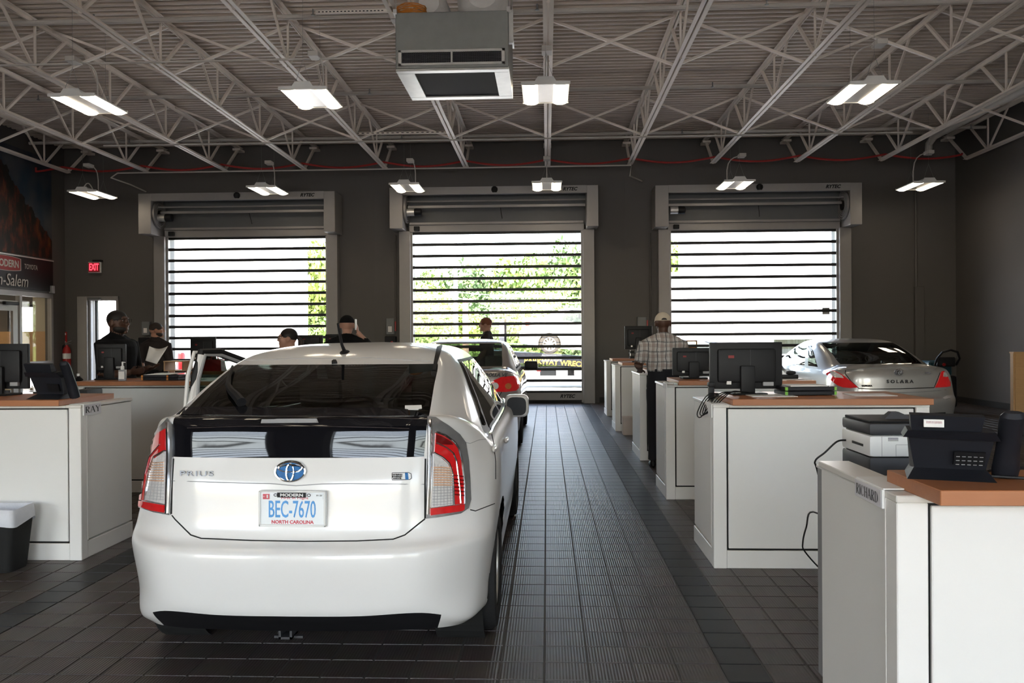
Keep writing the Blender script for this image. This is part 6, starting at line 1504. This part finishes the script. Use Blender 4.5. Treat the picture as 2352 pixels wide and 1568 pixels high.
    he((0, -.006, .006), (.0425, .0530, .0520)); he((0, .012, -.020), (.0365, .0400, .0400)); he((0, .022, -.046), (.022, .022, .016)); he((0, .042, -.054), (.012, .010, .009))
    he((0, .0535, -.012), (.0075, .0125, .009)); he((0, .050, .003), (.0055, .008, .014)); he((0, .044, .018), (.026, .008, .006)); he((0, .0475, -.034), (.013, .006, .0035)); he((0, .0465, -.040), (.012, .006, .004))
    for s in (-1, 1): he((s*.0435, -.006, -.008), (.006, .012, .018)); he((s*.024, .036, -.012), (.012, .012, .010))
    he((0, -.012, -.04), (.030, .034, .045))
    me = bpy.data.meshes.new('person_raw'); me.from_pydata([tuple(v) for v in V], [], Fa)
    bm = bmesh.new(); bm.from_mesh(me); bmesh.ops.recalc_face_normals(bm, faces=bm.faces); bm.to_mesh(me); bm.free()
    o = bpy.data.objects.new('tmp', me); COL.objects.link(o)
    md = o.modifiers.new('r', 'REMESH'); md.mode = 'VOXEL'; md.voxel_size = .0085; sm = o.modifiers.new('s', 'SMOOTH'); sm.iterations = 3; sm.factor = .5
    dg = bpy.context.evaluated_depsgraph_get(); m2 = bpy.data.meshes.new_from_object(o.evaluated_get(dg)); m2.name = 'body'
    bpy.data.objects.remove(o); bpy.data.meshes.remove(me)
    kd = kdtree.KDTree(len(V)); [kd.insert(v, i) for i, v in enumerate(V)]; kd.balance()
    names = ['skin', 'shirt', 'pants', 'shoe']; m2.materials.clear()
    for nm_ in (skin, shirt, pants, 'black'): m2.materials.append(M[nm_])
    idx = []
    for p in m2.polygons: idx.append(names.index(lab[kd.find(p.center)[1]]))
    m2.polygons.foreach_set('material_index', idx); m2.polygons.foreach_set('use_smooth', [True]*len(idx))
    link('body', m2, t)
    for s in (-1, 1):
        MB().ellip(hp((s*.0175, .0405, .004)), (.010*K/1.75, .008, .006), 8, 6, hm).build('eye', 'eye_white', t, True); MB().ellip(hp((s*.0175, .0438, .004)), (.005, .004, .005), 8, 6, hm).build('iris', 'black', t, True)
    return t, hp, hm, K, fr_
def hair(t, hp, hm, K, m, c=(0, -.012, .016), r=(.0455, .0535, .0500), name='hair'): return MB().ellip(hp(c), [q*K for q in r], 20, 14, hm).build(name, m, t, True)
def glasses(t, hp, K):
    g = MB()
    for s in (-1, 1):
        q = [(s*.007, .058, .013), (s*.032, .053, .014), (s*.033, .052, -.006), (s*.009, .057, -.008)]
        g.tube([hp(p) for p in q], .0022, 5, closed=True); g.tube([hp((s*.033, .052, .010)), hp((s*.045, .02, .010)), hp((s*.046, -.012, .004))], .0022, 5)
    g.tube([hp((-.007, .058, .010)), hp((.007, .058, .010))], .0022, 5); g.build('glasses', 'black', t, True)
def cap(t, hp, hm, K, m, opening=False, front=1):
    c = hp((0, -.005, .010)); rs = []
    for i in range(9):
        a = PI/2*i/8; rs.append([c + hm @ Vector((.0475*K*math.cos(a)*math.cos(b_), .0575*K*math.cos(a)*math.sin(b_), .0500*K*math.sin(a) + .0005)) for b_ in [2*PI*j/24 for j in range(24)]])
    MB().rings(rs).build('cap_crown', m, t, True)
    rs = []
    for y, w, z in ((.035, .042, .012), (.06, .041, .008), (.08, .034, .003), (.092, .020, -.002)):
        rs.append([hp((w*x, y - .0 + .012*(1 - abs(x)), z + .004*(1 - x*x))) for x in (-1, -.6, -.2, .2, .6, 1)])
    b2 = MB(); b2.rings(rs, False, False); o = b2.build('cap_brim', m, t, True, fix=False); o.modifiers.new('thick', 'SOLIDIFY').thickness = .004
    if opening:
        q = []
        for i in range(13): a = PI*i/12; q.append((.016*math.cos(a), .002 + .011*math.sin(a)))
        mb = MB(); mb.prism(q, 0, .004, 'Y'); o = mb.build('cap_opening', M['hair_black'], t); o.matrix_local = Matrix.Translation(hp((0, -.0632, .012))) @ hm.to_4x4() @ Matrix.Scale(K, 4)
        o.scale = (K, 1.2, K)
# man with cream cap and plaid shirt
X6, Y6 = at(1523, 780, 9.62).x, 9.62
t, hp, hm, K, fh = person('man in plaid shirt and cream cap leaning on a right desk, seen from behind', (X6, Y6, 0), 0, 1.80, 'skin_dark', 'plaid', 'cloth_navy',
    ((-.285, .02, 1.20), (-.235, .27, 1.115)), ((.28, .08, 1.22), (.20, .30, 1.16)), stance=((-.135, -.05), (.10, .0)), bulk=1.10, hem=.615, sleeve=.58, hands=(((.05, 1, -.12), (0, -.2, -1), .12), ((-.2, 1, -.1), (0, 0, -1), .3)), loose=.07)
cap(t, hp, hm, K, 'cap_cream', True)
# man holding papers
Y1 = 9.0; X1_ = at(268, 770, Y1).x
t, hp, hm, K, fh = person('man in black polo and glasses holding papers at the left desks', (X1_, Y1, 0), -PI/2 - .15, 1.85, 'skin_dark', 'cloth_black', 'cloth_black',
    ((-.27, .06, 1.14), (-.16, .30, 1.20)), ((.29, .05, 1.13), (.14, .27, 1.16)), bulk=1.36, hs=1.06, hem=.56, sleeve=.6, hands=(((.25, 1, .05), (.3, 0, 1), .35), ((-.2, 1, .1), (-1, 0, .4), .45)))
hair(t, hp, hm, K, 'hair_black', (0, -.008, .012), (.0438, .0530, .0475)); glasses(t, hp, K); MB().ellip(hp((0, .013, -.037)), [.0385*K, .0385*K, .026*K], 16, 10, hm).build('beard', 'hair_black', t, True)
# the sheaf in his hand
hw = at(342, 832, 8.95); pm = thing('paper_sheaf', 'curled sheaf of white paper in the hand of the man in black', 'papers', hw)
g = []; 
for i in range(9):
    a = i/8; u0 = at(334 + 26*a, 830 + 8*a - 2, 8.86 - .05*a); u1 = at(343 + 43*a, 795 + (6*math.sin(PI*a*.9) + 0*a) + (4 - 6*a)*a, 8.95 + .12*math.sin(PI*a)); g.append([u0.lerp(u1, k/4) - hw for k in range(5)])
MBp = MB(); MBp.rings(g, False, False); o = MBp.build('sheets', 'paper', pm, True, fix=False); o.modifiers.new('thick', 'SOLIDIFY').thickness = .004
# bearded man in charcoal shirt
Y2 = 13.5; X2 = at(358, 780, Y2).x
t, hp, hm, K, fh = person('bearded man in charcoal shirt facing the left roll-up door', (X2, Y2, 0), -.25, 1.81, 'skin_tan', 'cloth_grey', 'cloth_black',
    ((-.30, -.02, 1.14), (-.33, .12, .90)), ((.31, -.03, 1.13), (.34, .02, .87)), bulk=1.15, hem=.55, sleeve=.62, head_turn=-.85)
hair(t, hp, hm, K, 'hair_brown', (0, -.007, .015), (.0452, .0535, .0470)); MB().ellip(hp((0, .013, -.035)), [.0385*K, .0385*K, .028*K], 16, 10, hm).build('beard', 'hair_brown', t, True); boxo('phone_clip', (-.17, -.13, 1.02), (-.13, -.12, 1.09), 'paper', t)
# woman with glasses
Y3 = 9.75; X3 = at(664, 780, Y3).x
t, hp, hm, K, fh = person('woman with dark pulled-back hair and glasses behind the white hatchback', (X3, Y3, 0), 2.1, 1.64, 'skin_light', 'cloth_black', 'cloth_black',
    ((-.24, .0, 1.05), (-.22, .1, .82)), ((.24, 0, 1.05), (.22, .1, .82)), bulk=.92, hem=.57, head_turn=-.25)
hair(t, hp, hm, K, 'hair_black', (0, -.010, .015), (.0455, .0545, .0485)); glasses(t, hp, K); MB().tube([hp((0, -.06, .01)), hp((0, -.085, -.02)), hp((0, -.08, -.07)), hp((0, -.065, -.11))], [.018, .032, .026, .010], 10).build('ponytail', 'hair_brown', t, True)
MB().ellip(hp((.046, -.004, -.028)), (.006, .006, .006), 8, 6).build('earring', 'chrome', t, True)
# man with black cap on the phone
Y4 = 10.5; X4 = at(797, 780, Y4).x
t, hp, hm, K, fh = person('man in black cap and black shirt holding a telephone to his ear', (X4, Y4, 0), .1, 1.82, 'skin_light', 'cloth_black', 'cloth_black',
    ((-.28, .0, 1.15), (-.20, .22, 1.10)), ((.34, .10, 1.34), (.125, .09, 1.60)), bulk=1.18, hem=.56, sleeve=.62, hands=(None, ((-.1, .1, 1), (-1, 0, 0), .3)))
cap(t, hp, hm, K, 'cloth_black')
p = hp((.054, .005, .0)); q = thing('mobile_phone', 'pale mobile telephone at the ear of the man in the black cap', 'telephone', t.matrix_basis @ p); MB().bbox((-.006, -.035, -.07), (.006, .035, .07), .004).build('case', 'white', q); boxo('screen', (-.0072, -.03, -.06), (-.006, .03, .06), 'gloss_black', q)
# red haired man
Y5 = 15.95; X5 = at(1118, 760, Y5).x
t, hp, hm, K, fh = person('red haired man with glasses in a dark shirt beyond the sedan', (X5, Y5, 0), PI/2 - .1, 1.91, 'skin_light', 'cloth_grey', 'cloth_navy',
    ((-.28, .03, 1.22), (-.24, .2, 1.02)), ((.28, 0, 1.22), (.26, .15, 1.0)), bulk=1.0, hem=.56)
hair(t, hp, hm, K, 'hair_red', (0, -.006, .017), (.0465, .0560, .0500)); glasses(t, hp, K)
